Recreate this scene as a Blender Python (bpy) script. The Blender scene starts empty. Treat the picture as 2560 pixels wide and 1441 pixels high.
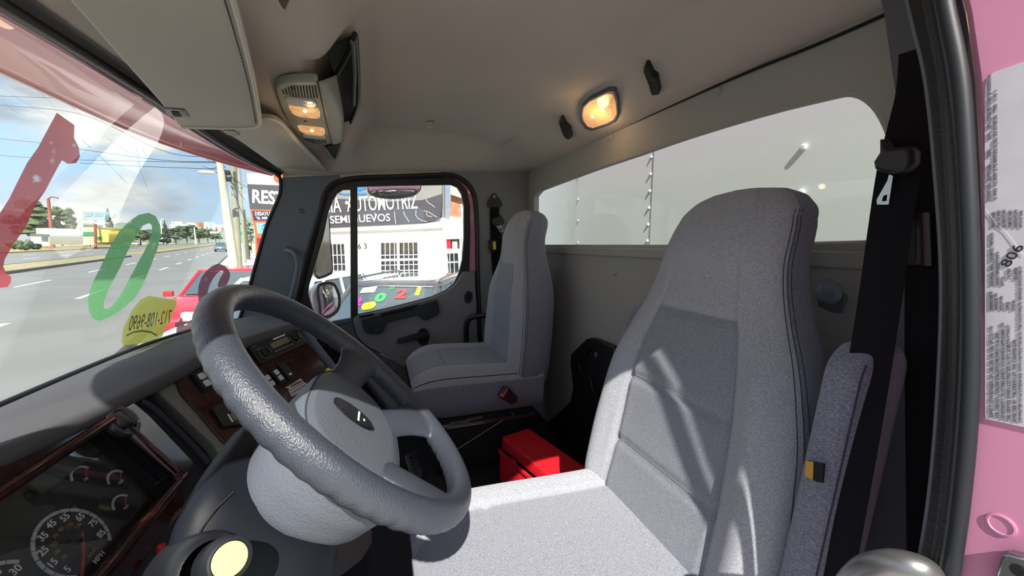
import bpy, bmesh, math, random
import numpy as np
from math import pi, sin, cos, tan, atan, radians, sqrt, exp
from mathutils import Vector, Matrix
C = bpy.context.scene.collection
SC = bpy.context.scene
rnd = random.Random(7)
# ------------------------------------------------------------------ camera
F = 960.0
EYE = np.array([0.0, 0.0, 1.9])
YAW, PITCH, ROLL = radians(19.2), atan(113.5/960), radians(0.35)
_fw = np.array([cos(YAW)*cos(PITCH), -sin(YAW)*cos(PITCH), -sin(PITCH)])
_rt = np.array([-sin(YAW), -cos(YAW), 0.0])
_up = np.cross(_rt, _fw)
RT = cos(ROLL)*_rt + sin(ROLL)*_up
UP = -sin(ROLL)*_rt + cos(ROLL)*_up
FW = _fw
def ray(px, py):
    return FW + RT*(px-1280)/F - UP*(py-720.5)/F
def on(px, py, ax, v):
    """where the sight line through a photograph point meets the plane ax = v"""
    r = ray(px, py); i = 'xyz'.index(ax)
    return EYE + r*(v-EYE[i])/r[i]
cd = bpy.data.cameras.new('camera'); cam = bpy.data.objects.new('camera', cd); C.objects.link(cam)
cd.sensor_width = 36; cd.lens = 36*F/2560; cd.clip_start = .02; cd.clip_end = 3000
cam.matrix_world = Matrix(((RT[0], UP[0], -FW[0], EYE[0]), (RT[1], UP[1], -FW[1], EYE[1]), (RT[2], UP[2], -FW[2], EYE[2]), (0, 0, 0, 1)))
SC.camera = cam

class PL:
    """a plane with origin O and in-plane axes u, v; n = u x v"""
    def __init__(s, O, u, v):
        s.O = np.array(O, float); s.u = np.array(u, float)/np.linalg.norm(u)
        v = np.array(v, float); v = v - s.u*(v@s.u); s.v = v/np.linalg.norm(v); s.n = np.cross(s.u, s.v)
    def P(s, a, b, c=0.0): return s.O + s.u*a + s.v*b + s.n*c
    def px(s, x, y, c=0.0):
        r = ray(x, y); O = s.O + s.n*c
        t = ((O-EYE)@s.n)/(r@s.n); q = EYE + r*t - O
        return (float(q@s.u), float(q@s.v))
    def pxs(s, pts, c=0.0): return [s.px(x, y, c) for x, y in pts]
    def M(s, a=0, b=0, c=0):
        o = s.P(a, b, c); u, v, n = s.u, s.v, s.n
        return Matrix(((u[0], v[0], n[0], o[0]), (u[1], v[1], n[1], o[1]), (u[2], v[2], n[2], o[2]), (0, 0, 0, 1)))
def crop(pts, ox, oy, s): return [(ox+a/s, oy+b/s) for a, b in pts]
# ------------------------------------------------------------------ materials
def lin(h):
    if isinstance(h, str):
        h = h.lstrip('#'); c = [int(h[i:i+2], 16)/255 for i in (0, 2, 4)]
    else: c = h
    return tuple(((x/12.92) if x <= .04045 else ((x+.055)/1.055)**2.4) for x in c)+(1,)
def nm(name):
    m = bpy.data.materials.new(name); m.use_nodes = True
    nt = m.node_tree; b = nt.nodes['Principled BSDF']
    return m, nt, b
def mat(name, col, rough=.5, metal=0, bump=0, bscale=200, var=0, vscale=8, spec=.5, col2=None, detail=3, stretch=(1, 1, 1), coat=0):
    m, nt, b = nm(name); N, L = nt.nodes, nt.links
    c = lin(col); b.inputs['Base Color'].default_value = c; b.inputs['Roughness'].default_value = rough
    b.inputs['Metallic'].default_value = metal; b.inputs['Specular IOR Level'].default_value = spec
    b.inputs['Coat Weight'].default_value = coat
    if bump or var or col2:
        tc = N.new('ShaderNodeTexCoord'); mp = N.new('ShaderNodeMapping'); mp.inputs['Scale'].default_value = stretch
        L.new(tc.outputs['Object'], mp.inputs['Vector'])
    if bump:
        n = N.new('ShaderNodeTexNoise'); n.inputs['Scale'].default_value = bscale; n.inputs['Detail'].default_value = detail
        L.new(mp.outputs['Vector'], n.inputs['Vector'])
        bp = N.new('ShaderNodeBump'); bp.inputs['Strength'].default_value = bump; bp.inputs['Distance'].default_value = .002
        L.new(n.outputs['Fac'], bp.inputs['Height']); L.new(bp.outputs['Normal'], b.inputs['Normal'])
    if var or col2:
        n = N.new('ShaderNodeTexNoise'); n.inputs['Scale'].default_value = vscale; n.inputs['Detail'].default_value = 4
        L.new(mp.outputs['Vector'], n.inputs['Vector'])
        r = N.new('ShaderNodeValToRGB'); L.new(n.outputs['Fac'], r.inputs['Fac'])
        d = lin(col2) if col2 else tuple(x*(1-var) for x in c[:3])+(1,)
        r.color_ramp.elements[0].color = d; r.color_ramp.elements[0].position = .35
        r.color_ramp.elements[1].color = c; r.color_ramp.elements[1].position = .65
        L.new(r.outputs['Color'], b.inputs['Base Color'])
    return m
def emi(name, col, strength, base=None):
    m, nt, b = nm(name)
    b.inputs['Base Color'].default_value = lin(base or col); b.inputs['Emission Color'].default_value = lin(col)
    b.inputs['Emission Strength'].default_value = strength; b.inputs['Roughness'].default_value = .25
    return m
def fabric(name, c1, c2, scale=900, bump=.5, weave=0):
    m, nt, b = nm(name); N, L = nt.nodes, nt.links
    tc = N.new('ShaderNodeTexCoord'); mp = N.new('ShaderNodeMapping'); mp.inputs['Scale'].default_value = (1, 1, 1.7)
    L.new(tc.outputs['Object'], mp.inputs['Vector'])
    n = N.new('ShaderNodeTexNoise'); n.inputs['Scale'].default_value = scale; n.inputs['Detail'].default_value = 2
    n2 = N.new('ShaderNodeTexNoise'); n2.inputs['Scale'].default_value = scale*.28; n2.inputs['Detail'].default_value = 3
    L.new(mp.outputs['Vector'], n.inputs['Vector']); L.new(mp.outputs['Vector'], n2.inputs['Vector'])
    mx = N.new('ShaderNodeMath'); mx.operation = 'ADD'; L.new(n.outputs['Fac'], mx.inputs[0]); L.new(n2.outputs['Fac'], mx.inputs[1])
    src = mx
    if weave:
        w = N.new('ShaderNodeTexWave'); w.inputs['Scale'].default_value = weave; w.bands_direction = 'X'
        w.inputs['Distortion'].default_value = 1.5; w.inputs['Detail'].default_value = 1
        L.new(tc.outputs['Object'], w.inputs['Vector'])
        ml = N.new('ShaderNodeMath'); ml.operation = 'MULTIPLY_ADD'; ml.inputs[1].default_value = .22
        L.new(w.outputs['Fac'], ml.inputs[0]); L.new(mx.outputs[0], ml.inputs[2]); src = ml
    r = N.new('ShaderNodeValToRGB'); L.new(src.outputs[0], r.inputs['Fac'])
    mr = N.new('ShaderNodeMapRange'); mr.inputs['From Min'].default_value = .7; mr.inputs['From Max'].default_value = 1.35
    L.new(src.outputs[0], mr.inputs['Value']); L.new(mr.outputs['Result'], r.inputs['Fac'])
    r.color_ramp.elements[0].color = lin(c1); r.color_ramp.elements[0].position = .15
    r.color_ramp.elements[1].color = lin(c2); r.color_ramp.elements[1].position = .85
    L.new(r.outputs['Color'], b.inputs['Base Color'])
    bp = N.new('ShaderNodeBump'); bp.inputs['Strength'].default_value = bump; bp.inputs['Distance'].default_value = .0015
    L.new(src.outputs[0], bp.inputs['Height']); L.new(bp.outputs['Normal'], b.inputs['Normal'])
    b.inputs['Roughness'].default_value = .95; b.inputs['Specular IOR Level'].default_value = .1
    b.inputs['Sheen Weight'].default_value = .25
    return m
def glass(name, refl=.06, haze=0.0, hcol='#dfe8e4', tint=(1, 1, 1), streak=0):
    m = bpy.data.materials.new(name); m.use_nodes = True; nt = m.node_tree; N, L = nt.nodes, nt.links
    N.clear(); out = N.new('ShaderNodeOutputMaterial')
    t = N.new('ShaderNodeBsdfTransparent'); t.inputs['Color'].default_value = tuple(tint)+(1,)
    g = N.new('ShaderNodeBsdfGlossy'); g.inputs['Roughness'].default_value = .01
    lw = N.new('ShaderNodeLayerWeight'); lw.inputs['Blend'].default_value = .12
    ml = N.new('ShaderNodeMath'); ml.operation = 'MULTIPLY_ADD'; ml.inputs[1].default_value = .22; ml.inputs[2].default_value = refl
    L.new(lw.outputs['Fresnel'], ml.inputs[0])
    mx = N.new('ShaderNodeMixShader'); L.new(ml.outputs[0], mx.inputs['Fac']); L.new(t.outputs[0], mx.inputs[1]); L.new(g.outputs[0], mx.inputs[2])
    last = mx
    if haze:
        d = N.new('ShaderNodeBsdfDiffuse'); d.inputs['Color'].default_value = lin(hcol)
        tr = N.new('ShaderNodeBsdfTranslucent'); tr.inputs['Color'].default_value = lin(hcol)
        ad = N.new('ShaderNodeMixShader'); L.new(d.outputs[0], ad.inputs[1]); L.new(tr.outputs[0], ad.inputs[2])
        m2 = N.new('ShaderNodeMixShader'); m2.inputs['Fac'].default_value = haze
        tc = N.new('ShaderNodeTexCoord'); n = N.new('ShaderNodeTexNoise'); n.inputs['Scale'].default_value = 2.2; n.inputs['Detail'].default_value = 5
        L.new(tc.outputs['Object'], n.inputs['Vector'])
        mr = N.new('ShaderNodeMapRange'); mr.inputs['From Min'].default_value = .3; mr.inputs['From Max'].default_value = .8
        mr.inputs['To Min'].default_value = haze*.5; mr.inputs['To Max'].default_value = haze*1.6; L.new(n.outputs['Fac'], mr.inputs['Value'])
        L.new(mr.outputs['Result'], m2.inputs['Fac'])
        L.new(mx.outputs[0], m2.inputs[1]); L.new(ad.outputs[0], m2.inputs[2]); last = m2
    L.new(last.outputs[0], out.inputs['Surface'])
    return m
def paintfilm(name, col, alpha=.92):
    """water paint on glass: opaque to the eye, glowing a little where daylight passes through"""
    m = bpy.data.materials.new(name); m.use_nodes = True; nt = m.node_tree; N, L = nt.nodes, nt.links
    N.clear(); out = N.new('ShaderNodeOutputMaterial')
    d = N.new('ShaderNodeBsdfDiffuse'); d.inputs['Color'].default_value = lin(col)
    tr = N.new('ShaderNodeBsdfTranslucent'); tr.inputs['Color'].default_value = lin(col)
    a = N.new('ShaderNodeMixShader'); a.inputs['Fac'].default_value = .55; L.new(d.outputs[0], a.inputs[1]); L.new(tr.outputs[0], a.inputs[2])
    t = N.new('ShaderNodeBsdfTransparent'); b = N.new('ShaderNodeMixShader'); b.inputs['Fac'].default_value = alpha
    tc = N.new('ShaderNodeTexCoord'); n = N.new('ShaderNodeTexNoise'); n.inputs['Scale'].default_value = 30; n.inputs['Detail'].default_value = 6
    L.new(tc.outputs['Object'], n.inputs['Vector'])
    mr = N.new('ShaderNodeMapRange'); mr.inputs['From Min'].default_value = .25; mr.inputs['From Max'].default_value = .36
    mr.inputs['To Min'].default_value = alpha*.55; mr.inputs['To Max'].default_value = alpha; L.new(n.outputs['Fac'], mr.inputs['Value']); L.new(mr.outputs['Result'], b.inputs['Fac'])
    L.new(t.outputs[0], b.inputs[1]); L.new(a.outputs[0], b.inputs[2]); L.new(b.outputs[0], out.inputs['Surface'])
    return m
def burl(name):
    m, nt, b = nm(name); N, L = nt.nodes, nt.links
    tc = N.new('ShaderNodeTexCoord'); n = N.new('ShaderNodeTexNoise'); n.inputs['Scale'].default_value = 35; n.inputs['Detail'].default_value = 8
    n.inputs['Distortion'].default_value = 2.5; L.new(tc.outputs['Object'], n.inputs['Vector'])
    r = N.new('ShaderNodeValToRGB'); L.new(n.outputs['Fac'], r.inputs['Fac'])
    r.color_ramp.elements[0].color = lin('#1c0b0b'); r.color_ramp.elements[0].position = .35
    r.color_ramp.elements[1].color = lin('#4a1f1c'); r.color_ramp.elements[1].position = .7
    L.new(r.outputs['Color'], b.inputs['Base Color']); b.inputs['Roughness'].default_value = .12; b.inputs['Coat Weight'].default_value = .25
    b.inputs['Coat Roughness'].default_value = .04
    return m
MT = {}
def mk():
    M = MT
    M['headliner'] = mat('headliner_cloth', '#c2b9b3', .95, bump=.25, bscale=900, var=.06, vscale=4, spec=.1)
    M['trim'] = mat('grey_trim_plastic', '#85868a', .6, bump=.25, bscale=700, spec=.35)
    M['trimd'] = mat('dark_grey_trim', '#5c6068', .5, bump=.25, bscale=700, spec=.4)
    M['bluegrey'] = mat('bluish_grey_plastic', '#5d6774', .42, bump=.2, bscale=700, spec=.45)
    M['rearwall'] = mat('rear_wall_vinyl', '#a4a4a2', .7, bump=.35, bscale=300, spec=.3)
    M['visor'] = mat('visor_vinyl', '#aeaaa0', .55, bump=.5, bscale=160, spec=.35, stretch=(1, 3, 3))
    M['visoredge'] = mat('visor_piping', '#bdb9b0', .5)
    M['console'] = mat('console_plastic', '#8f918b', .5, bump=.15, bscale=600)
    M['black'] = mat('black_plastic', '#1b1c1f', .4, bump=.1, bscale=600)
    M['blackm'] = mat('matte_black', '#121214', .8)
    M['rubber'] = mat('black_rubber', '#1c1c20', .45, bump=.3, bscale=250, spec=.5)
    M['rubberg'] = mat('grey_bulb_rubber', '#202328', .5, spec=.4)
    M['dash'] = mat('dash_pad', '#57575a', .7, bump=.3, bscale=900, spec=.3)
    M['dashd'] = mat('dash_lower', '#33363c', .6, bump=.3, bscale=900, spec=.3)
    M['dashl'] = mat('dash_light_surround', '#7d7f79', .4, bump=.15, bscale=900)
    M['shroud'] = mat('column_shroud_plastic', '#171a21', .5, bump=.1, bscale=900, spec=.18)
    M['wheel'] = mat('wheel_vinyl', '#3a3f49', .33, bump=.5, bscale=420, spec=.7, stretch=(1, 1.6, 1))
    M['pad'] = mat('wheel_pad_vinyl', '#5f656f', .5, bump=.5, bscale=330, spec=.5)
    M['burl'] = burl('burl_veneer')
    M['pink'] = mat('pink_car_paint', '#dc94b6', .28, coat=.5)
    M['pinkd'] = mat('pink_visor_paint', '#cf7685', .3, coat=.4)
    M['chrome'] = mat('chrome', '#e8e8e8', .08, 1)
    M['steel'] = mat('brushed_steel', '#b8bcc0', .3, 1)
    M['steelw'] = mat('worn_grey_metal', '#8a8c8c', .35, .8)
    M['white'] = mat('white_print', '#ffffff', .5)
    M['offw'] = mat('label_paper', '#cfccd6', .6, var=.08, vscale=40)
    M['ink'] = mat('black_ink', '#1a1a1a', .7)
    M['inkg'] = mat('grey_print', '#5c5866', .7)
    M['yellow'] = mat('yellow_plastic', '#e8d84a', .45)
    M['cream'] = mat('cream_button', '#cfca8c', .5)
    M['red'] = mat('red_toolbox_plastic', '#dc1f2c', .45, bump=.2, bscale=500)
    M['redn'] = mat('red_needle', '#d8403c', .4)
    M['fab'] = fabric('light_seat_fabric', '#868993', '#bec0c8', scale=1500)
    M['fabc'] = fabric('seat_centre_fabric', '#6e727e', '#a7aab4', scale=1700)
    M['fabs'] = fabric('seat_side_fabric', '#5e6273', '#9fa2b0', scale=1300)
    M['stitch'] = mat('dark_stitching', '#34384a', .9)
    M['belt'] = mat('black_webbing', '#17161b', .85, bump=.4, bscale=900, spec=.2)
    M['floor'] = mat('black_floor_mat', '#23242a', .7, bump=.2, bscale=300)
    M['floorb'] = mat('ribbed_floor_mat', '#2d3547', .55, bump=.2, bscale=300)
    M['skirt'] = mat('black_seat_skirt', '#111114', .8)
    M['lampon'] = None
    M['lcd'] = mat('lcd_panel', '#3b4236', .3)
    M['lcdg'] = mat('lcd_green', '#7b7f66', .3)
    M['clear'] = mat('clear_lens', '#c4c6c4', .15, spec=.8, bump=.4, bscale=90)
    M['dial'] = mat('dial_face', '#17171f', .6)
    M['amber'] = mat('amber_print', '#c79a1e', .6)
    M['dialg'] = mat('dial_ring', '#d4d8de', .6)
    M['asphalt'] = mat('asphalt', '#858885', .9, var=.14, vscale=.35, bump=.4, bscale=30)
    M['concrete'] = mat('pale_concrete', '#c9c6b6', .9, var=.12, vscale=1.2)
    M['sand'] = mat('sandy_verge', '#c7b98f', .95, var=.2, vscale=2)
    M['kerb'] = mat('kerb_stone', '#6f6c66', .9)
    M['kerby'] = mat('yellow_kerb', '#b99a3c', .9)
    M['grass'] = mat('dry_grass', '#aaa27a', .95, var=.3, vscale=3)
    M['line'] = mat('road_paint', '#f2f4f2', .7)
    M['bwhite'] = mat('white_wall_paint', '#eef0ee', .85, var=.04, vscale=1.5)
    M['bwhite2'] = mat('white_frame_paint', '#f4f6f8', .6)
    M['brick'] = mat('raw_brick', '#c58a6a', .9, var=.3, vscale=6)
    M['banner'] = mat('black_banner', '#4a4852', .7, var=.25, vscale=2)
    M['bannertop'] = mat('banner_fade', '#8c8c8a', .7, var=.1, vscale=2)
    M['blue'] = mat('blue_print', '#1f7fe0', .5)
    M['dkglass'] = mat('dark_window_glass', '#23282c', .06, spec=.9)
    M['carglass'] = mat('car_glass', '#4d5a60', .05, spec=.9)
    M['carred'] = mat('red_car_paint', '#d01f35', .25, coat=.8)
    M['carwhite'] = mat('white_car_paint', '#f3f4f6', .25, coat=.8)
    M['cargrey'] = mat('grey_car_paint', '#4c4d52', .35, 0, coat=.8)
    M['pole'] = mat('concrete_pole', '#cfcab4', .9, var=.15, vscale=3)
    M['pole2'] = mat('grey_concrete_pole', '#9c9c88', .9, var=.15, vscale=3)
    M['polered'] = mat('rusty_lamp_post', '#8f4d3e', .6)
    M['wire'] = mat('cable_black', '#2a2c30', .7)
    M['leaf'] = mat('green_leaves', '#66785a', .9, var=.45, vscale=2.5, bump=.5, bscale=6)
    M['leafd'] = mat('dark_conifer', '#3f5340', .9, var=.4, vscale=3, bump=.5, bscale=6)
    M['bark'] = mat('bark', '#6d5a48', .95)
    M['orange'] = mat('orange_poster', '#d8623a', .6)
    M['navy'] = mat('navy_poster', '#2a2c44', .6)
    M['skyp'] = mat('poster_blue', '#7fb4c4', .6)
    M['truckbox'] = None
mk()
# ------------------------------------------------------------------ geometry
def link(name, me, m=None, parent=None):
    o = bpy.data.objects.new(name, me); C.objects.link(o)
    if m is not None:
        for x in (m if isinstance(m, (list, tuple)) else [m]): me.materials.append(x)
    if parent is not None:
        o.parent = parent; o.matrix_parent_inverse = WM[parent.name].inverted()
    WM[o.name] = Matrix.Identity(4)
    return o
WM = {}
def tag(o, label=None, cat=None, group=None, kind=None):
    if label: o['label'] = label
    if cat: o['category'] = cat
    if group: o['group'] = group
    if kind: o['kind'] = kind
    return o
def thing(name, label, cat, loc=(0, 0, 0), group=None):
    o = bpy.data.objects.new(name, None); C.objects.link(o); o.location = loc; o.empty_display_size = .05
    WM[o.name] = Matrix.Translation(Vector([float(x) for x in loc]))
    return tag(o, label, cat, group)
def bm_mesh(bm, name, smooth=False, auto=None):
    me = bpy.data.meshes.new(name)
    bmesh.ops.recalc_face_normals(bm, faces=bm.faces[:])
    bm.to_mesh(me); bm.free()
    if smooth or auto:
        me.polygons.foreach_set('use_smooth', [True]*len(me.polygons))
        if auto: me.set_sharp_from_angle(angle=radians(auto))
    return me
def box_bm(bm, M, sx, sy, sz, bev=0, seg=2):
    """box centred on matrix M, full sizes"""
    r = bmesh.ops.create_cube(bm, size=1); vs = r['verts']
    bmesh.ops.scale(bm, vec=(sx, sy, sz), verts=vs)
    if bev:
        es = list({e for v in vs for e in v.link_edges})
        g = bmesh.ops.bevel(bm, geom=es, offset=bev, segments=seg, profile=.5, affect='EDGES')
        vs = list({v for f in g['faces'] for v in f.verts} | {v for v in vs if v.is_valid})
        # gather the whole island
        seen = set(vs); st = list(vs)
        while st:
            v = st.pop()
            for e in v.link_edges:
                w = e.other_vert(v)
                if w not in seen: seen.add(w); st.append(w)
        vs = list(seen)
    bmesh.ops.transform(bm, matrix=M, verts=vs)
    return vs
def box(name, c, s, m, parent=None, bev=0, M=None, seg=2):
    bm = bmesh.new(); MM = M if M is not None else Matrix.Translation(Vector([float(x) for x in c]))
    box_bm(bm, MM, s[0], s[1], s[2], bev, seg)
    return link(name, bm_mesh(bm, name, auto=40 if bev else None), m, parent)
def pbox(name, pl, a, b, c, s, m, parent=None, bev=0):
    """box in a plane's frame: centre (a,b,c), sizes along u,v,n"""
    return box(name, None, s, m, parent, bev, pl.M(a, b, c))
def frames(path, closed):
    P = [Vector([float(c) for c in p]) for p in path]; n = len(P); T = []
    for i in range(n):
        a = P[(i-1) % n] if (closed or i > 0) else P[i]
        b = P[(i+1) % n] if (closed or i < n-1) else P[i]
        t = (b-a); T.append(t.normalized() if t.length > 1e-9 else Vector((0, 0, 1)))
    up = Vector((0, 0, 1)) if abs(T[0].z) < .9 else Vector((0, 1, 0))
    N = [(up - T[0]*up.dot(T[0])).normalized()]
    for i in range(1, n):
        v = N[-1] - T[i]*N[-1].dot(T[i]); N.append(v.normalized() if v.length > 1e-6 else N[-1])
    return P, T, N
def tube_bm(bm, path, r, seg=10, closed=False, prof=None, scale=None, caps=True):
    P, T, N = frames(path, closed); rings = []
    for i in range(len(P)):
        B = T[i].cross(N[i]); k = scale[i] if scale is not None else 1
        rr = r[i] if isinstance(r, (list, tuple)) else r
        ring = []
        if prof: pts = [(x*k, y*k) for x, y in prof]
        else: pts = [(rr*k*cos(2*pi*j/seg), rr*k*sin(2*pi*j/seg)) for j in range(seg)]
        for x, y in pts: ring.append(bm.verts.new(P[i]+N[i]*x+B*y))
        rings.append(ring)
    n = len(rings); s = len(rings[0])
    for i in range(n if closed else n-1):
        A, D = rings[i], rings[(i+1) % n]
        for j in range(s): bm.faces.new((A[j], A[(j+1) % s], D[(j+1) % s], D[j]))
    if not closed and caps:
        bm.faces.new(rings[0]); bm.faces.new(rings[-1][::-1])
def tube(name, path, r, m, parent=None, seg=10, closed=False, prof=None, scale=None):
    bm = bmesh.new(); tube_bm(bm, path, r, seg, closed, prof, scale)
    return link(name, bm_mesh(bm, name, smooth=True, auto=50), m, parent)
def smooth_path(pts, k=8, closed=False):
    P = [np.array(p, float) for p in pts]; n = len(P); out = []
    rng = range(n if closed else n-1)
    for i in rng:
        p0 = P[(i-1) % n] if (closed or i > 0) else 2*P[0]-P[1]
        p1 = P[i]; p2 = P[(i+1) % n]
        p3 = P[(i+2) % n] if (closed or i+2 < n) else 2*P[-1]-P[-2]
        for j in range(k):
            t = j/k
            out.append(.5*((2*p1)+(-p0+p2)*t+(2*p0-5*p1+4*p2-p3)*t*t+(-p0+3*p1-3*p2+p3)*t**3))
    if not closed: out.append(P[-1])
    return out
def rrect(w, h, r, seg=5, cx=0, cy=0):
    out = []
    for sx, sy, a0 in ((1, 1, 0), (-1, 1, 90), (-1, -1, 180), (1, -1, 270)):
        for i in range(seg+1):
            a = radians(a0+90*i/seg); out.append((cx+sx*(w/2-r)+r*cos(a), cy+sy*(h/2-r)+r*sin(a)))
    return out
def circ(r, n=32, cx=0, cy=0, ry=None): return [(cx+r*cos(2*pi*i/n), cy+(ry or r)*sin(2*pi*i/n)) for i in range(n)]
def prism_me(outs, depth, holes=(), bev=0):
    """flat outline(s) in xy, filled, thickness depth centred on z=0"""
    cu = bpy.data.curves.new('c', 'CURVE'); cu.dimensions = '2D'; cu.fill_mode = 'BOTH'
    for pts in list(outs)+list(holes):
        s = cu.splines.new('POLY'); s.points.add(len(pts)-1)
        for i, p in enumerate(pts): s.points[i].co = (p[0], p[1], 0, 1)
        s.use_cyclic_u = True
    cu.extrude = max(depth/2-bev, 0); cu.bevel_depth = bev; cu.bevel_resolution = 1; cu.offset = -bev
    o = bpy.data.objects.new('c', cu); me = bpy.data.meshes.new_from_object(o)
    bpy.data.objects.remove(o); bpy.data.curves.remove(cu)
    return me
def prism(name, pl, outs, c0, c1, m, parent=None, holes=(), bev=0):
    """plate on plane pl between heights c0 and c1 above it; outs: list of outlines or one outline"""
    if len(outs) and not hasattr(outs[0][0], '__len__'): outs = [outs]
    me = prism_me(outs, abs(c1-c0), holes, bev); me.transform(pl.M(0, 0, (c0+c1)/2)); me.name = name
    if bev:
        me.polygons.foreach_set('use_smooth', [True]*len(me.polygons)); me.set_sharp_from_angle(angle=radians(50))
    return link(name, me, m, parent)
def lathe_bm(bm, pl, a, b, prof, seg=24):
    """prof: (radius, height) along the plane normal from (a,b)"""
    rings = []
    for r, h in prof:
        rings.append([bm.verts.new(pl.P(a+r*cos(2*pi*j/seg), b+r*sin(2*pi*j/seg), h)) for j in range(seg)] if r > 1e-6 else [bm.verts.new(pl.P(a, b, h))])
    for A, D in zip(rings, rings[1:]):
        for j in range(seg):
            k = (j+1) % seg
            if len(A) == 1 and len(D) == 1: continue
            if len(A) == 1: bm.faces.new((A[0], D[k], D[j]))
            elif len(D) == 1: bm.faces.new((A[j], A[k], D[0]))
            else: bm.faces.new((A[j], A[k], D[k], D[j]))
def lathe(name, pl, a, b, prof, m, parent=None, seg=24):
    bm = bmesh.new(); lathe_bm(bm, pl, a, b, prof, seg)
    return link(name, bm_mesh(bm, name, smooth=True, auto=35), m, parent)
FONT = None
def text_me(s, size, depth=.0004, align='CENTER', bold=0, sx=1, mirror=False):
    cu = bpy.data.curves.new('t', 'FONT'); cu.body = s; cu.size = size; cu.extrude = depth/2; cu.align_x = align; cu.align_y = 'CENTER'
    cu.offset = bold; cu.resolution_u = 3
    o = bpy.data.objects.new('t', cu); me = bpy.data.meshes.new_from_object(o)
    bpy.data.objects.remove(o); bpy.data.curves.remove(cu)
    me.transform(Matrix.Diagonal((-sx if mirror else sx, 1, 1, 1)))
    if mirror: me.flip_normals()
    return me
def text(name, pl, s, a, b, size, m, parent=None, rot=0, c=.0006, depth=.0004, align='CENTER', bold=0, sx=1, mirror=False):
    me = text_me(s, size, depth, align, bold, sx, mirror)
    me.transform(pl.M(a, b, c) @ Matrix.Rotation(rot, 4, 'Z')); me.name = name
    return link(name, me, m, parent)
def texts(name, pl, items, m, parent=None, c=.0006):
    """several pieces of lettering as ONE mesh; items: (string, a, b, size, rot[, align, bold, sx])"""
    bm = bmesh.new()
    for it in items:
        s, a, b, size, rot = it[:5]; al = it[5] if len(it) > 5 else 'CENTER'; bo = it[6] if len(it) > 6 else 0; sx = it[7] if len(it) > 7 else 1
        me = text_me(s, size, .0003, al, bo, sx); me.transform(pl.M(a, b, c) @ Matrix.Rotation(rot, 4, 'Z')); bm.from_mesh(me); bpy.data.meshes.remove(me)
    me = bpy.data.meshes.new(name); bm.to_mesh(me); bm.free()
    return link(name, me, m, parent)
def grid(name, nu, nv, f, m, parent=None, closed_u=False, caps=False, smooth=True, auto=None, matf=None, solid=0):
    """surface f(i/nu', j/nv') -> xyz"""
    bm = bmesh.new(); V = []
    for i in range(nu):
        V.append([bm.verts.new(tuple(float(x) for x in f(i/(nu if closed_u else nu-1), j/(nv-1)))) for j in range(nv)])
    for i in range(nu if closed_u else nu-1):
        for j in range(nv-1):
            k = (i+1) % nu
            fc = bm.faces.new((V[i][j], V[k][j], V[k][j+1], V[i][j+1]))
            if matf: fc.material_index = matf(i/(nu-1), j/(nv-1))
    if caps and closed_u:
        bm.faces.new([V[i][0] for i in range(nu)][::-1]); bm.faces.new([V[i][-1] for i in range(nu)])
    if solid:
        bmesh.ops.recalc_face_normals(bm, faces=bm.faces[:])
        bmesh.ops.solidify(bm, geom=bm.faces[:], thickness=solid)
    return link(name, bm_mesh(bm, name, smooth=smooth, auto=auto), m, parent)
def copy_thing(root, delta=None, group=None, label=None, M=None):
    r = root.copy(); C.objects.link(r); WM[r.name] = WM[root.name].copy()
    if M is not None: r.matrix_world = M
    elif delta is not None: r.location = root.location + Vector(delta)
    if group: r['group'] = group
    if label: r['label'] = label
    for ch in list(root.children):
        c = ch.copy(); C.objects.link(c); inv = ch.matrix_parent_inverse.copy(); c.parent = r; c.matrix_parent_inverse = inv
        for g in ch.children:
            d = g.copy(); C.objects.link(d); inv = g.matrix_parent_inverse.copy(); d.parent = c; d.matrix_parent_inverse = inv
    return r
SKY_STRENGTH, SUN_STRENGTH, SUN_DIR, EXPOSURE = 0.9, 4.2, (.95, -.20, -1.0), 1.0
# ================================================================== cab shell
PW = PL((2.15, 0, 1.9), (0, -1, 0), (0, 0, 1))        # passenger side, faces the driver
RW = PL((0, -.85, 1.9), (-1, 0, 0), (0, 0, 1))        # rear wall, faces forward
def c5(pts): return crop(pts, 600, 400, 2.8825)
def pp(pl, pts, c=0): return pl.pxs(pts, c)
FZ = .92                                               # cab floor height above the ground
def interp(x, xs, ys):
    for i in range(len(xs)-1):
        if x <= xs[i+1] or i == len(xs)-2:
            t = min(max((x-xs[i])/(xs[i+1]-xs[i]), 0), 1); t = t*t*(3-2*t)
            return ys[i]+(ys[i+1]-ys[i])*t
def sst(a, b, x):
    t = min(max((x-a)/(b-a), 0), 1); return t*t*(3-2*t)
def wb(x):
    s = abs(x-1.195)/.955; return (.80-.165*s**3.5, 1.542-.012*s**2)
def wt(x):
    s = abs(x-1.195)/.955; return (.545-.10*s**4, 2.265-.045*s**2)
def zc(x, y):
    b = interp(y, [-.87, -.62, -.4, -.1, .0, .12, .3, .45, .58], [2.308, 2.405, 2.432, 2.432, 2.425, 2.287, 2.282, 2.278, 2.262])
    b2 = interp(y, [-.87, -.62, -.4, -.1, .0, .05, .12, .155, .3, .45, .58], [2.308, 2.405, 2.432, 2.432, 2.424, 2.405, 2.385, 2.292, 2.282, 2.278, 2.262])
    wx = sst(.98, 1.06, x)*(1-sst(1.62, 1.72, x)); b = b*(1-wx)+b2*wx
    e = 2.232+(.17-y)*.08
    d = .965-abs(x-1.195)
    w = sst(-.02, .20, d)
    z = e+(b-e)*w
    # hollow above the visors, beside the console
    z += .045*exp(-((x-.80)/.13)**2-((y-.10)/.07)**2)
    return z
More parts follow.
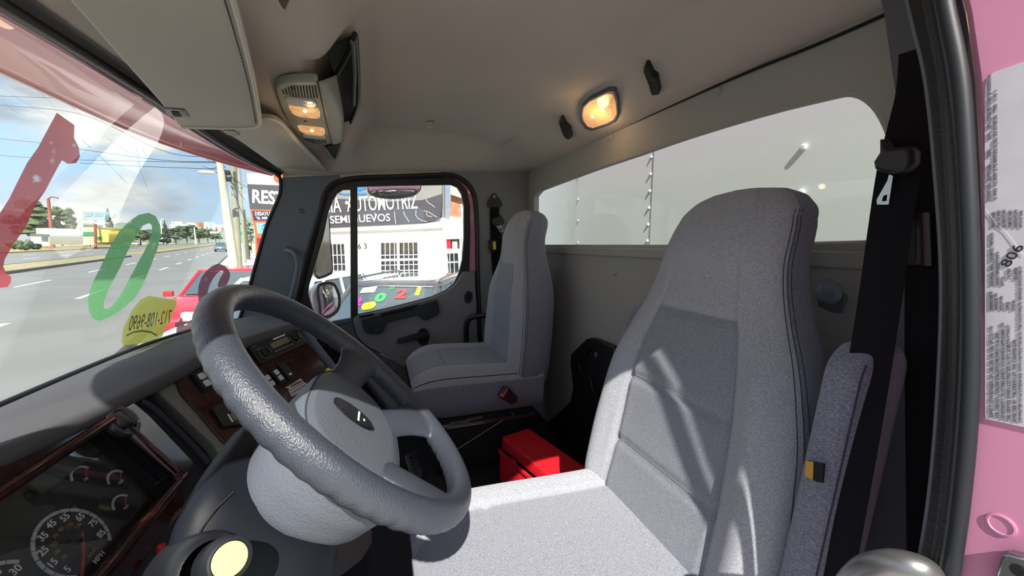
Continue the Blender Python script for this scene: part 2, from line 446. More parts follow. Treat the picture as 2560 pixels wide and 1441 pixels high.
# --- rear wall with window
wpx = [(1334, 612), (1334, 492), (1346, 477), (1480, 425), (1600, 383), (1720, 340), (1900, 283), (2060, 241), (2130, 229), (2180, 256), (2214, 310), (2232, 372), (2238, 450), (2233, 560), (2224, 603), (2205, 612)]
win = RW.pxs(wpx)
wall_rear = prism('wall_rear', RW, [(-2.2, -1.0), (-.20, -1.0), (-.20, .46), (-2.2, .46)], -.035, 0, MT['rearwall'], holes=[win], bev=.004)
tag(wall_rear, 'grey vinyl rear wall of the truck cab', kind='structure')
w3 = prism('window_3', RW, [[(a*1.0, b) for a, b in win]], -.034, -.030, glass('rear_glass', .02, .05, '#e6ebe9'))
tag(w3, 'wide rear window of the cab', kind='structure')
# window reveal: padded edge running round the opening
tube('edge_padding', smooth_path([RW.P(a, b, -.008) for a, b in win], 3, True), .009, MT['rearwall'], wall_rear, seg=8, closed=True)
wl = win[0]; wr = win[-1]
prism('ledge', RW, [(wl[0]-.02, wl[1]-.045), (wr[0]+.03, wr[1]-.045), (wr[0]+.03, wr[1]-.012), (wl[0]-.02, wl[1]-.012)], 0, .012, MT['rearwall'], wall_rear, bev=.005)
# fastener caps on the wall
for (x, y) in ((1795, 229), (1527, 344), (1383, 409), (2040, 10), (1537, 683), (1394, 669)):
    a, b = RW.px(x, y)
    lathe('button_cap', RW, a, b, [(.012, 0), (.0115, .003), (.007, .006), (0, .0065)], MT['rearwall'], wall_rear, seg=14)
tube('seam', smooth_path([RW.P(*RW.px(x, y), .004) for x, y in ((1300, 433), (1360, 405), (1500, 345), (1800, 212), (2050, 110), (2250, 22), (2290, 0))], 6), .0035, MT['blackm'], wall_rear, seg=6)
# --- ceiling
ceiling = grid('ceiling', 90, 120, lambda u, v: (lambda x, y: (x, y, zc(x, y)))(.215+1.955*u, -.872+(.872+wt(.215+1.955*u)[0]-.045)*v), MT['headliner'], solid=0)
tag(ceiling, 'taupe cloth headliner of the cab', kind='structure')
# --- roof skin outside (keeps the sun out), pink
bm = bmesh.new(); box_bm(bm, Matrix.Translation((1.195, -.16, 2.475)), 2.18, 1.48, .03, .012)
roof = link('roof', bm_mesh(bm, 'roof', auto=40), MT['pink']); tag(roof, 'pink outer roof skin of the cab', kind='structure')
bm = bmesh.new()
box_bm(bm, Matrix.Translation((.15, -.16, 2.375)), .10, 1.42, .20, .02)
box_bm(bm, Matrix.Translation((2.25, -.16, 2.36)), .10, 1.42, .22, .02)
box_bm(bm, Matrix.Translation((1.2, -.90, 2.38)), 2.1, .02, .20, .006)
link('roof_rail', bm_mesh(bm, 'roof_rail', auto=40), MT['pink'], roof)
grid('roof_front', 40, 8, lambda u, v: (lambda x: (x, wt(x)[0]+.02+.03*sin(v*pi/2)-.02*v, wt(x)[1]-.005+(2.475-wt(x)[1])*v))(.20+2.0*u), MT['pink'], roof, solid=.006)
# --- floor
floor = box('floor', (1.2, -.02, FZ-.02), (2.1, 1.75, .04), MT['floor']); tag(floor, 'black rubber covered cab floor', kind='structure')
fr = []
bm = bmesh.new()
for i in range(15): box_bm(bm, Matrix.Translation((.36+i*.045, .14, FZ+.004)), .032, .62, .012, .003)
link('ribbed_mat', bm_mesh(bm, 'ribbed_mat', auto=40), MT['floorb'], floor)
fw_ = box('wall_front', (1.2, .80, 1.17), (1.5, .03, .50), MT['blackm']); tag(fw_, 'dark firewall under the dashboard', kind='structure')
# ------------------------------------------------------------------ windshield surface
def ws(x, t):
    yb, zb = wb(x); yt, zt = wt(x); bow = .012*4*t*(1-t)
    return np.array([x, yb+(yt-yb)*t+bow, zb+(zt-zb)*t])
def ws_y(x, z):
    yb, zb = wb(x); yt, zt = wt(x); t = (z-zb)/(zt-zb); return yb+(yt-yb)*t+.012*4*t*(1-t)
def ws_hit(px, py, off=0.0):
    r = ray(px, py); lo, hi = .2, 4.0
    f = lambda l: (EYE+r*l)[1]-ws_y((EYE+r*l)[0], (EYE+r*l)[2])-off
    # step to the first crossing
    l = .3; pv = f(l)
    while l < 6:
        l2 = l+.02; v = f(l2)
        if pv < 0 <= v: lo, hi = l, l2; break
        l, pv = l2, v
    for _ in range(40):
        m = (lo+hi)/2
        if f(m) < 0: lo = m
        else: hi = m
    return EYE+r*lo
w1 = grid('window_1', 40, 16, lambda u, v: ws(.24+1.97*u, v), glass('windshield_glass', .018, .05, '#e9efe6'))
tag(w1, 'curved windshield of the truck', kind='structure')
# rubber around the windshield
edge = [ws(.24+1.91*i/30, 1) for i in range(31)]
tube('header_seal', smooth_path([e+np.array([0, -.012, .002]) for e in edge], 2), .013, MT['rubber'], w1, seg=8)
edge = [ws(.24+1.91*i/30, 0) for i in range(31)]
tube('base_seal', smooth_path([e+np.array([0, -.004, -.004]) for e in edge], 2), .008, MT['rubber'], w1, seg=8)
tube('side_seal', smooth_path([PW.P(*PW.px(x, y), .004) for x, y in ((690, 436), (701, 448), (701, 482), (688, 516), (667, 566), (643, 650), (622, 726), (600, 795), (585, 830))], 5), .008, MT['rubber'], w1, seg=8)
tube('side_seal', [ws(.24, t/20)+np.array([.004, -.006, 0]) for t in range(21)], .009, MT['rubber'], w1, seg=8)
# header trim between windshield and headliner
hd = grid('trim_1', 40, 6, lambda u, v: (lambda x: ws(x, 1)+np.array([0, -.02-.03*v, -.004+.012*sin(v*pi)+(zc(x, wt(x)[0]-.05)-wt(x)[1])*v]))(.24+1.91*u), MT['dash'])
tag(hd, 'dark header trim above the windshield', kind='structure')
# outer sun visor, pink, hanging out over the windshield
def ov(u, v):
    x = .16+2.06*u; s = abs(x-1.195)/1.0
    y0, z0 = wt(min(max(x, .24), 2.15)); y0 += .015; z0 += .02
    y1 = .82-.31*s**4; z1 = 2.265+.045*(1-s**2)-.01-.02*s**4
    y = y0+(y1-y0)*v; z = z0+(z1-z0)*v+.035*sin(pi*v)
    return (x, y, z)
osv = grid('exterior_sun_visor', 40, 14, ov, MT['pinkd'], solid=.012)
tag(osv, 'pink exterior sun visor over the windshield, seen through the glass', 'sun visor')
lip = [Vector(ov(i/40, 1))+Vector((0, 0, -.004)) for i in range(41)]
tube('visor_lip', lip, .010, MT['pinkd'], osv, seg=8)
# --- driver-side pillars and door frame
def pillar(name, p0, p1, w, m, parent=None):
    p0 = Vector(p0); p1 = Vector(p1); d = (p1-p0)
    q = d.to_track_quat('Z', 'Y').to_matrix().to_4x4(); q.translation = (p0+p1)/2
    bm = bmesh.new(); box_bm(bm, q, w[0], w[1], d.length, .01)
    return link(name, bm_mesh(bm, name, auto=40), m, parent)
wl_ = pillar('wall_left', (.19, .66, 1.45), (.19, .48, 2.36), (.10, .10), MT['pink']); tag(wl_, 'pink driver side door surround', kind='structure')
pillar('lower_pillar', (.19, .69, .7), (.19, .66, 1.5), (.10, .14), MT['pink'], wl_)
# B-pillar jamb, faces forward
JB = PL((0, -.472, 1.9), (-1, 0, 0), (0, 0, 1))
prism('jamb_panel', JB, [(-.181, -1.05), (-.03, -1.05), (-.03, .57)] + JB.pxs([(2365, -160), (2380, -60), (2405, 40), (2428, 200), (2440, 420), (2446, 700)]), -.10, 0, MT['pink'], wl_, bev=.006)
prism('rocker', PL((0, 0, .86), (1, 0, 0), (0, 1, 0)), [(.06, -.85), (.34, -.85), (.34, .75), (.06, .75)], -.3, 0, MT['pink'], wl_, bev=.006)
a, b = JB.px(2503, 1313)
lathe('plug', JB, a, b, [(.0085, 0), (.0085, .0010), (.007, .0012), (.0066, .0005), (0, .0005)], MT['pink'], wl_, seg=24)
# inner trim of the driver-side B-pillar
bt = prism('trim_2', JB, pp(JB, [(2200, 612), (2215, 560), (2262, 560), (2272, 260), (2240, 40), (2215, -60), (2420, -60), (2420, 1700), (1900, 1700), (2050, 1500), (2130, 1200), (2185, 900)], -.30), -.30, -.27, MT['trimd'])
tag(bt, 'grey inner trim beside the driver door opening', kind='structure')
def jpx(pts, c=0): return [JB.P(*JB.px(x, y, c), c) for x, y in pts]
def seal_path(off): return jpx([(2375+off, -60), (2392+off, 30), (2425+off, 200), (2441+off, 420), (2452+off, 700), (2449+off, 1000), (2428+off, 1250), (2402+off, 1441), (2390+off, 1560)], .01)
ds = thing('door_seal', 'black rubber door seal with a grey bulb down the open door frame', 'door seal', tuple(JB.P(-.3, -.9, .01)))
tube('bulb', smooth_path(seal_path(-26), 5), abs(JB.px(2450, 720)[0]-JB.px(2424, 720)[0]), MT['rubberg'], ds, seg=16)
tube('carrier', smooth_path(seal_path(-60), 5), abs(JB.px(2412, 720)[0]-JB.px(2390, 720)[0]), MT['rubber'], ds, seg=12)
# ribbed gripping flange
fl = smooth_path([JB.P(*JB.px(x, y, .006), .006) for x, y in ((2262, -60), (2290, 60), (2322, 200), (2345, 420), (2362, 700), (2352, 1000), (2330, 1250), (2300, 1441), (2285, 1560))], 5)
fl2 = smooth_path([JB.P(*JB.px(x, y, .012), .012) for x, y in ((2330, -60), (2350, 60), (2375, 200), (2398, 420), (2408, 700), (2400, 1000), (2378, 1250), (2350, 1441), (2335, 1560))], 5)
bm = bmesh.new(); n = len(fl); k = 14
for i in range(n-1):
    for j in range(k):
        A = [fl[i]+(fl[i+1]-fl[i])*(j+e)/k for e in (0, .7)]; B = [fl2[i]+(fl2[i+1]-fl2[i])*(j+e)/k for e in (0, .7)]
        up = np.array([0, .004, 0])
        q = [bm.verts.new(tuple(p)) for p in (A[0], A[1], B[1], B[0])]; w = [bm.verts.new(tuple(p+up)) for p in (A[0], A[1], B[1], B[0])]
        bm.faces.new(w)
        for s in range(4): bm.faces.new((q[s], q[(s+1) % 4], w[(s+1) % 4], w[s]))
for i in range(n-1):
    q = [bm.verts.new(tuple(p)) for p in (fl[i], fl[i+1], fl2[i+1], fl2[i])]; bm.faces.new(q)
link('ribbed_flange', bm_mesh(bm, 'ribbed_flange'), MT['rubber'], ds)
tube('flange_edge', fl2, .0035, MT['rubberg'], ds, seg=8)
tube('trim_edge', fl, .0038, MT['trimd'], ds, seg=8)
# grab bar at the bottom of the pillar (bright elbow)
gb = tube('grab_bar', smooth_path([JB.P(*JB.px(x, y, c), c) for x, y, c in ((2085, 1600, .03), (2110, 1495, .035), (2160, 1432, .04), (2230, 1412, .04), (2300, 1425, .03), (2330, 1445, .0))], 8), .0122, MT['steelw'], seg=20)
tag(gb, 'shiny bent metal grab bar at the foot of the door pillar', 'grab bar')
# latch striker
ls = thing('door_latch_striker', 'metal door striker bolted to the pink door jamb', 'door striker', tuple(JB.P(*JB.px(2530, 1420), 0)))
prism('plate', JB, JB.pxs([(2500, 1392), (2515, 1383), (2575, 1400), (2575, 1480), (2478, 1480)], .012), .0, .012, MT['steel'], ls, bev=.002)
a, b = JB.px(2546, 1428, .012); lathe('hole', JB, a, b, [(.0045, .0125), (.0045, .013), (0, .013)], MT['blackm'], ls, seg=16)
# certification label
lab = thing('certification_label', 'creased white data label on the pink door jamb, printed sideways', 'label', tuple(JB.P(*JB.px(2500, 600), .001)))
LP = JB.pxs([(2462, 215), (2470, 190), (2486, 180), (2620, 135), (2620, 1085), (2575, 1072), (2464, 1048), (2463, 1030)], .001)
prism('paper', JB, LP, .0004, .0012, MT['offw'], lab)
def lt(s, x, y0, y1, hpx):
    a, b = JB.px(x, y0, .0015); a1, b1 = JB.px(x, y1, .0015); a2, b2 = JB.px(x+hpx, y0, .0015)
    size = abs(a2-a)/.72; me = text_me(s, size, align='LEFT'); w = max(v.co.x for v in me.vertices); bpy.data.meshes.remove(me)
    return (s, a, b, size, math.atan2(b1-b, a1-a), 'LEFT', 0, math.hypot(a1-a, b1-b)/w)
rows = []
for s, x, y0, y1, h in (('GAWR-KGS  GAWR-LBS       TIRES          RIMS    KPA COLD PSI COLD SINGLE/DUAL', 2474, 502, 185, 9), ('5.443 12.000 275/80R22.5(G) 22.5X8.25  750  110 1', 2489, 499, 226, 10),
    ('FRONT AXLE', 2484, 569, 530, 8), ('FIRST INT AXLE', 2497, 569, 526, 8), ('SECOND INT AXLE', 2511, 569, 524, 8), ('THIRD INT AXLE', 2526, 569, 526, 8), ('FOURTH INT AXLE', 2540, 569, 524, 8), ('FIFTH INT AXLE', 2554, 569, 526, 8),
    ('DAIMLER VEH. COMERC. MEXICO', 2481, 715, 582, 9), ('1FVACXBS6DDFD6374', 2495, 715, 630, 9), ('07/12', 2508, 715, 692, 9), ('14,968', 2523, 699, 672, 9), ('33,000', 2540, 701, 670, 9),
    ('MANUFACTURED BY', 2479, 776, 728, 8), ('VEHICLE ID NO', 2491, 776, 733, 8), ('DATE OF MFR', 2505, 776, 740, 8), ('GVWR-KG', 2520, 776, 755, 8), ('GVWR-LBS', 2535, 778, 751, 8),
    ('SAFETY STANDARDS 101,102,103,104,106,107,111,113', 2480, 1044, 816, 9), ('120 105/121,124,205,206,207,208,209,210 & 302', 2494, 1047, 831, 9), ('CONFORMITY TO OTHER SAFETY STANDARDS APPLICABLE TO', 2508, 1051, 807, 9),
    ('THE VEHICLE WHEN COMPLETED IS NOT SUBSTANTIALLY', 2522, 1054, 812, 9), ('AFFECTED BY THE DESIGN OF THE CHASSIS-CAB', 2537, 1056, 850, 9), ('COMPLETED IN ACCORDANCE WITH INSTRUCTIONS IN THE INCOMPLETE VEHICLE DOCUMENT', 2552, 1058, 665, 9)):
    rows.append(lt(s, x, y0, y1, h))
texts('print', JB, rows, MT['inkg'], lab, c=.0015)
a, b = JB.px(2531, 640, .0015); hh_ = abs(JB.px(2555, 640, .0015)[0]-JB.px(2518, 640, .0015)[0])
text('handwritten_number', JB, '806', a, b, hh_/.72*.8, MT['ink'], lab, rot=pi/2-.35, c=.0016, sx=1.5)
cr = [JB.P(*JB.px(x, y, .0016), .0016) for x, y in ((2463, 522), (2490, 560), (2515, 580), (2560, 640))]
tube('crease', cr, .0001, MT['offw'], lab, seg=5)
# ================================================================== passenger side wall
seal_c = c5([(385, 1130), (395, 1060), (425, 920), (472, 720), (522, 540), (568, 390), (605, 250), (650, 185), (720, 148), (850, 126), (1100, 117), (1450, 104), (1540, 110), (1610, 142), (1670, 205), (1700, 300), (1712, 500), (1715, 800), (1722, 1000), (1730, 1200), (1735, 1360), (1735, 1600)])
A = PW.pxs(seal_c)
A[-1] = (A[-2][0], -.95)
# B-pillar trim + lower body
b_out = [(A[i][0], A[i][1]) for i in range(11, len(A))]
wall_right = prism('wall_right', PW, [b_out + [(.86, -.95), (.86, .46), (.40, .46), (A[11][0]-.2, .40), (A[11][0], A[11][1]+.02)]], -.03, 0, MT['trim'])
tag(wall_right, 'grey plastic pillar trim behind the passenger door', kind='structure')
# strip above the door
b_top = [A[i] for i in range(5, 13)]
prism('door_header', PW, [b_top + [(A[12][0], .46), (-.42, .46), (-.42, .29)]], -.03, -.002, MT['headliner'], wall_right)
# A-pillar trim
ap = PW.pxs([(703, 446), (702, 482), (690, 516), (669, 566), (645, 650), (624, 726), (601, 795), (560, 860), (640, 900)])
apc = ap + [A[0], A[1], A[2], A[3], A[4], A[5], A[6], A[7], A[8]] + PW.pxs([(850, 438), (790, 440)])
prism('front_pillar_trim', PW, apc, -.03, .004, MT['bluegrey'], wall_right, bev=.003)
a, b = PW.px(755, 528, .005); lathe('screw_hole', PW, a, b, [(.011, .004), (.010, .006), (.007, .003), (0, .003)], MT['blackm'], wall_right, seg=16)
DW = PL((.24, 0, 1.9), (0, -1, 0), (0, 0, 1))
dh = [(A[0][0], A[0][1]-.02), (A[0][0]+.04, -.98), (.487, -.98)] + [(.487, A[-5][1])] + [(min(a, .487), b) for a, b in A[:-6][::-1]]
prism('driver_door_frame', DW, [[(.83, -1.1), (.83, .50), (-.50, .50)] + ap[:7] + [(-.78, -.45), (-.78, -1.1)]], .06, .13, MT['pink'], wl_, holes=[dh])
# outside lower body so nothing shows through
prism('outer_skin', PW, [(-.75, -1.1), (.92, -1.1), (.92, -.62), (-.75, -.62)], -.16, -.12, MT['pink'], wall_right)
sl = tube('door_gasket', smooth_path([PW.P(a, b, .004) for a, b in A[:-1]], 5), .0085, MT['rubber'], wall_right, seg=10)
tube('gasket_lip', smooth_path([PW.P(a, b, -.012) for a, b in [((p[0]*.985+.003), p[1]-.006) for p in A[:-1]]], 5), .008, MT['rubberg'], wall_right, seg=8)
# --- passenger door
door = thing('door_1', 'passenger door with grey trim panel and black window frame', None, tuple(PW.P(.1, -.95, -.02))); door['kind'] = 'structure'
outer = A[:-2] + [(A[-3][0], -.95), (-.62, -.95), (-.62, -.42)]
fo = PW.pxs(c5([(432, 1120), (436, 1060), (450, 950), (487, 790), (535, 615), (580, 445), (622, 290), (672, 205), (750, 165), (880, 146), (1120, 138), (1460, 126), (1530, 132), (1590, 165), (1636, 225), (1655, 330), (1658, 500), (1650, 830)]), -.02)
fo2 = fo + [(fo[-1][0], -.55), (fo[0][0], -.55)]
prism('pink_door_edge', PW, [A[:-4] + [(A[-4][0], -.6), (A[0][0], -.6)]], -.05, -.022, MT['pink'], door, holes=[[(a+(.004 if a < 0 else -.004), b-.004) for a, b in fo2[:-2]] + [(fo2[-2][0]-.004, -.5), (fo2[-1][0]+.004, -.5)]])
gf = PW.pxs(c5([(795, 215), (740, 217), (700, 245), (668, 300), (640, 370), (600, 560), (560, 700), (520, 830), (498, 900), (492, 960), (520, 1060), (560, 1130), (595, 1178), (797, 1140)]), -.02)
gr = PW.pxs(c5([(845, 195), (1100, 187), (1520, 180), (1565, 200), (1595, 250), (1612, 340), (1612, 560), (1600, 720), (1575, 820), (1540, 890), (1480, 940), (1380, 985), (1250, 1020), (1050, 1070), (850, 1112)]), -.02)
prism('window_frame', PW, fo2, -.04, -.012, MT['black'], door, holes=[gf, gr], bev=.003)
w2 = prism('window_2', PW, [fo2[:-2] + [(fo2[-2][0], -.5), (fo2[-1][0], -.5)]], -.034, -.030, glass('door_glass', .05, .02, '#eef4f0'))
tag(w2, 'passenger door window glass', kind='structure')
tp = PW.pxs(c5([(812, 1148), (850, 1122), (1050, 1080), (1250, 1030), (1380, 995), (1485, 950), (1550, 895), (1592, 830), (1605, 806), (1688, 806), (1694, 900), (1704, 1050), (1698, 1200)])) + [(.555, -.66), (.50, -.93), (.30, -.93)] + PW.pxs(c5([(1300, 1560), (1100, 1440), (1000, 1385), (900, 1332), (850, 1275), (825, 1210)]))
prism('trim_panel', PW, tp, -.02, .012, MT['trim'], door, bev=.005)
kp = PW.pxs(c5([(590, 1196), (640, 1182), (808, 1150), (820, 1215), (846, 1280), (896, 1337), (996, 1390), (1096, 1446), (1296, 1566)])) + [(.30, -.94), (-.62, -.94), (-.62, -.40)]
prism('kick_panel', PW, kp, -.02, .008, MT['trimd'], door, bev=.004)
prism('sill_strip', PW, PW.pxs(c5([(588, 1192), (640, 1168), (806, 1136), (806, 1168), (640, 1205), (592, 1222)]), .01), .0, .018, MT['bluegrey'], door, bev=.004)
a, b = PW.px(*c5([(900, 1400)])[0]); lathe('round_plug', PW, a, b, [(.021, .008), (.020, .012), (0, .013)], MT['black'], door, seg=20)
# speaker-like defroster slot at the window corner
prism('defrost_slot', PW, PW.pxs(c5([(855, 1125), (965, 1105), (968, 1112), (950, 1125), (858, 1140)]), .014), .0, .016, MT['blackm'], door)
# shallow oval dish round the lever
dish = PW.pxs(c5([(1090, 1210), (1150, 1180), (1230, 1165), (1300, 1180), (1360, 1215), (1395, 1270), (1390, 1340), (1350, 1395), (1280, 1425), (1190, 1420), (1110, 1390), (1060, 1330), (1050, 1260)]), .012)
dp = [np.array([a, b]) for a, b in dish]; dp = smooth_path(dp, 4, True)
tube('dish_edge', [PW.P(p[0], p[1], .0105) for p in dp], .005, MT['trim'], door, seg=8, closed=True)
ph = PW.pxs(c5([(872, 1152), (1005, 1120), (1018, 1132), (1288, 1066), (1296, 1046), (1412, 1012), (1424, 1020), (1434, 1060), (1436, 1098), (1424, 1118), (1345, 1158), (1312, 1152), (1285, 1118), (1075, 1168), (1046, 1190), (1034, 1240), (1004, 1254), (915, 1254), (893, 1232), (878, 1190)]), .045)
pull = prism('pull_handle', PW, ph, .012, .045, MT['dashd'], door, bev=.005)
prism('grip_slot', PW, PW.pxs(c5([(1010, 1108), (1285, 1040), (1280, 1056), (1200, 1085), (1020, 1127)]), .046), .030, .047, MT['blackm'], pull)
for q in ((952, 1205), (1373, 1087)):
    a, b = PW.px(*c5([q])[0], .045); lathe('screw_cap', PW, a, b, [(.012, .045), (.012, .047), (.008, .0475), (.007, .044), (0, .044)], MT['black'], pull, seg=18)
hub = PW.pxs(c5([(1320+45*cos(t*pi/10), 1275+62*sin(t*pi/10)) for t in range(20)]), .012)
lev = prism('door_lever', PW, hub, .012, .018, MT['blackm'], door, bev=.002)
prism('lever_bar', PW, PW.pxs(c5([(1135, 1292), (1320, 1238), (1352, 1240), (1362, 1262), (1345, 1280), (1142, 1322), (1132, 1312)]), .03), .020, .038, MT['black'], lev, bev=.003)
lk = PW.pxs(c5([(1645+30*cos(t*pi/10)-4*sin(t*pi/10), 990+45*sin(t*pi/10)) for t in range(20)]), .013)
lko = prism('lock_bezel', PW, lk, .012, .017, MT['black'], door, bev=.002)
a, b = PW.px(*c5([(1645, 988)])[0], .02); pbox('lock_knob', PW, a, b, .020, (.013, .038, .012), MT['blackm'], lko, bev=.003)
# passenger armrest tube
g2 = tube('armrest_bar', smooth_path([on(*c5([q])[0], 'x', xx) for q, xx in (((1830, 1112), 1.98), ((1790, 1118), 2.02), ((1700, 1128), 2.06), ((1650, 1150), 2.08), ((1632, 1200), 2.09), ((1630, 1290), 2.10), ((1630, 1400), 2.10), ((1630, 1560), 2.10))], 6), .015, MT['black'], seg=12)
tag(g2, 'black bent tube beside the passenger seat', 'grab bar')
# A-pillar grab handle
gh = thing('grab_rail', 'grey vertical grab handle on the windshield pillar', 'grab handle', tuple(on(*c5([(370, 900)])[0], 'x', 2.14)))
tube('grip', smooth_path([on(*c5([q])[0], 'x', xx) for q, xx in (((335, 650), 2.12), ((375, 662), 2.10), ((405, 690), 2.09), ((418, 760), 2.09), ((402, 860), 2.09), ((372, 980), 2.09), ((350, 1030), 2.11), ((325, 1045), 2.14))], 6), .0125, MT['bluegrey'], gh, seg=14)
prism('mount', PW, PW.pxs(c5([(312, 640), (330, 625), (372, 640), (390, 662), (380, 680), (340, 672), (318, 666)]), .02), .004, .026, MT['bluegrey'], gh, bev=.003)
a, b = PW.px(*c5([(339, 650)])[0], .027); lathe('screw', PW, a, b, [(.009, .026), (.008, .028), (.004, .0265), (0, .0265)], MT['blackm'], gh, seg=14)
# ------------------------------------------------------------------ passenger seat belt
sb = thing('seat_belt', 'black seat belt hanging from the far door pillar behind the passenger seat', 'seat belt', tuple(PW.P(*PW.px(1240, 620), .01)))
an = prism('anchor_plate', PW, PW.pxs(c5([(1815, 250), (1830, 240), (1845, 250), (1885, 300), (1890, 325), (1875, 345), (1795, 345), (1780, 325), (1785, 300)]), .01), .003, .012, MT['black'], sb, bev=.002)
a, b = PW.px(*c5([(1832, 265)])[0], .013); lathe('anchor_bolt', PW, a, b, [(.009, .012), (.009, .016), (.006, .017), (0, .017)], MT['steelw'], an, seg=6)
def strap(name, pts, w, parent, m=None, th=.0015, nrm=None):
    """flat webbing of half-width w along pts, facing the plane normal nrm"""
    bm = bmesh.new(); P = [Vector([float(c) for c in p]) for p in pts]; nv = Vector([float(c) for c in nrm]); R = []
    for i, p in enumerate(P):
        t = (P[min(i+1, len(P)-1)]-P[max(i-1, 0)]).normalized(); s = t.cross(nv).normalized(); nn = s.cross(t).normalized()
        R.append([bm.verts.new(p+s*w+nn*th), bm.verts.new(p-s*w+nn*th), bm.verts.new(p-s*w-nn*th), bm.verts.new(p+s*w-nn*th)])
    for a, b in zip(R, R[1:]):
        for j in range(4): bm.faces.new((a[j], a[(j+1) % 4], b[(j+1) % 4], b[j]))
    bm.faces.new(R[0][::-1]); bm.faces.new(R[-1])
    return link(name, bm_mesh(bm, name, auto=50), m or MT['belt'], parent)
strap('webbing', smooth_path([PW.P(*PW.px(*c5([q])[0], .012), .012) for q in ((1838, 340), (1842, 400), (1850, 450), (1862, 600), (1872, 800), (1890, 1000), (1905, 1250))], 4), .023, sb, nrm=PW.n)
strap('rear_webbing', smooth_path([PW.P(*PW.px(*c5([q])[0], .007), .007) for q in ((1828, 345), (1826, 420), (1830, 600), (1842, 800), (1850, 1000), (1862, 1200))], 4), .020, sb, nrm=PW.n)
prism('tongue_body', PW, PW.pxs(c5([(1815, 425), (1880, 400), (1905, 440), (1895, 465), (1830, 475), (1815, 455)]), .02), .012, .026, MT['black'], sb, bev=.003)
prism('tongue', PW, PW.pxs(c5([(1845, 478), (1885, 466), (1890, 490), (1902, 515), (1878, 525), (1862, 500)]), .02), .016, .019, MT['steelw'], sb, holes=[PW.pxs(c5([(1872, 500), (1884, 496), (1890, 510), (1880, 514)]), .02)])
bx = prism('belt_guide', PW, PW.pxs(c5([(1795, 580), (1848, 575), (1850, 660), (1810, 662), (1797, 645)]), .02), .002, .022, MT['black'], sb, bev=.003)
prism('yellow_tag', PW, PW.pxs(c5([(1822, 590), (1842, 590), (1846, 645), (1824, 645)]), .023), .022, .0235, MT['yellow'], bx)
# ------------------------------------------------------------------ driver seat belt
B1 = PL((0, -.74, 1.9), (-1, 0, 0), (0, 0, 1))
db = thing('seat_belt', 'black seat belt running down in front of the near folded armrest', 'seat belt', tuple(on(2200, 620, 'y', -.74)))
def bp(x, y, yy): return on(x, y, 'y', yy)
strap('webbing', smooth_path([bp(2304, 120, -.66), bp(2296, 220, -.655), bp(2272, 320, -.645), bp(2247, 420, -.635), bp(2225, 560, -.625), bp(2203, 720, -.61), bp(2175, 900, -.59), bp(2145, 1080, -.57), bp(2105, 1300, -.55), bp(2065, 1520, -.535)], 5), .0205, db, nrm=(-.35, 1, 0))
strap('rear_webbing', smooth_path([bp(2322, 260, -.69), bp(2312, 400, -.69), bp(2308, 560, -.69), bp(2306, 900, -.69), bp(2310, 1300, -.69), bp(2312, 1500, -.69)], 4), .018, db, nrm=(0, 1, 0))
tb = prism('tongue_body', PL((0, -.63, 1.9), (-1, 0, 0), (0, 0, 1)), PL((0, -.63, 1.9), (-1, 0, 0), (0, 0, 1)).pxs([(2222, 352), (2240, 350), (2250, 372), (2296, 368), (2306, 380), (2304, 410), (2285, 432), (2262, 438), (2230, 436), (2210, 425), (2207, 408), (2222, 385)]), -.002, .022, MT['black'], db, bev=.005)
TP = PL((0, -.625, 1.9), (-1, 0, 0), (0, 0, 1))
prism('tongue', TP, TP.pxs([(2226, 437), (2236, 440), (2225, 512), (2196, 512), (2195, 500), (2222, 452)]), .0, .003, MT['steel'], db, holes=[TP.pxs([(2212, 490), (2222, 487), (2220, 503), (2208, 504)])])
rt_ = thing('belt_retractor', 'black belt retractor box on the near door pillar', 'belt retractor', tuple(on(2290, 600, 'y', -.69)))
RP = PL((0, -.68, 1.9), (-1, 0, 0), (0, 0, 1))
prism('housing', RP, RP.pxs([(2258, 548), (2270, 540), (2325, 532), (2328, 665), (2260, 665), (2244, 655), (2246, 570)]), -.04, .02, MT['black'], rt_, bev=.006)
prism('release_mark', RP, RP.pxs([(2241, 572), (2245, 570), (2246, 576), (2242, 578)], .02), .010, .0208, MT['yellow'], rt_)
# broken fastener on the rear wall
bf = thing('wall_bracket', 'grey torn plastic mount on the rear wall beside the driver seat', 'bracket', tuple(RW.P(*RW.px(2085, 745), 0)))
prism('backing', RW, RW.pxs([(2045, 715), (2060, 712), (2120, 738), (2122, 750), (2108, 782), (2090, 782), (2050, 765)]), .0, .008, MT['trimd'], bf, bev=.003)
lathe('cap', RW, *RW.px(2070, 732, .01), [(.024, .008), (.022, .014), (.013, .019), (0, .021)], mat('torn_pale_plastic', '#8c9aa8', .4, var=.4, vscale=60), bf, seg=18)
# black moulded box on the wall between the seats
wb_ = thing('storage_bin', 'black moulded bin on the rear wall between the seats', 'storage bin', (1.08, -.80, FZ))
bpx = [(1425, 905), (1428, 885), (1465, 848), (1480, 845), (1535, 868), (1545, 1100), (1500, 1330), (1440, 1250), (1360, 1065), (1425, 1005), (1432, 970)]
prism('back_panel', RW, RW.pxs(bpx, .03), .004, .03, MT['black'], wb_, bev=.005)
tube('rim', smooth_path([RW.P(*RW.px(x, y, .04), .04) for x, y in ((1475, 870), (1460, 890), (1450, 905), (1452, 925), (1475, 945), (1482, 975), (1495, 985))], 5), .004, MT['black'], wb_, seg=8)
lathe('bolt', RW, *RW.px(1490, 888, .03), [(.012, .03), (.011, .034), (0, .035)], MT['steelw'], wb_, seg=12)
bm = bmesh.new(); box_bm(bm, Matrix.Translation((1.02, -.70, FZ+.103)), .07, .22, .20, .008)
link('side_tray', bm_mesh(bm, 'side_tray', auto=40), MT['black'], wb_)
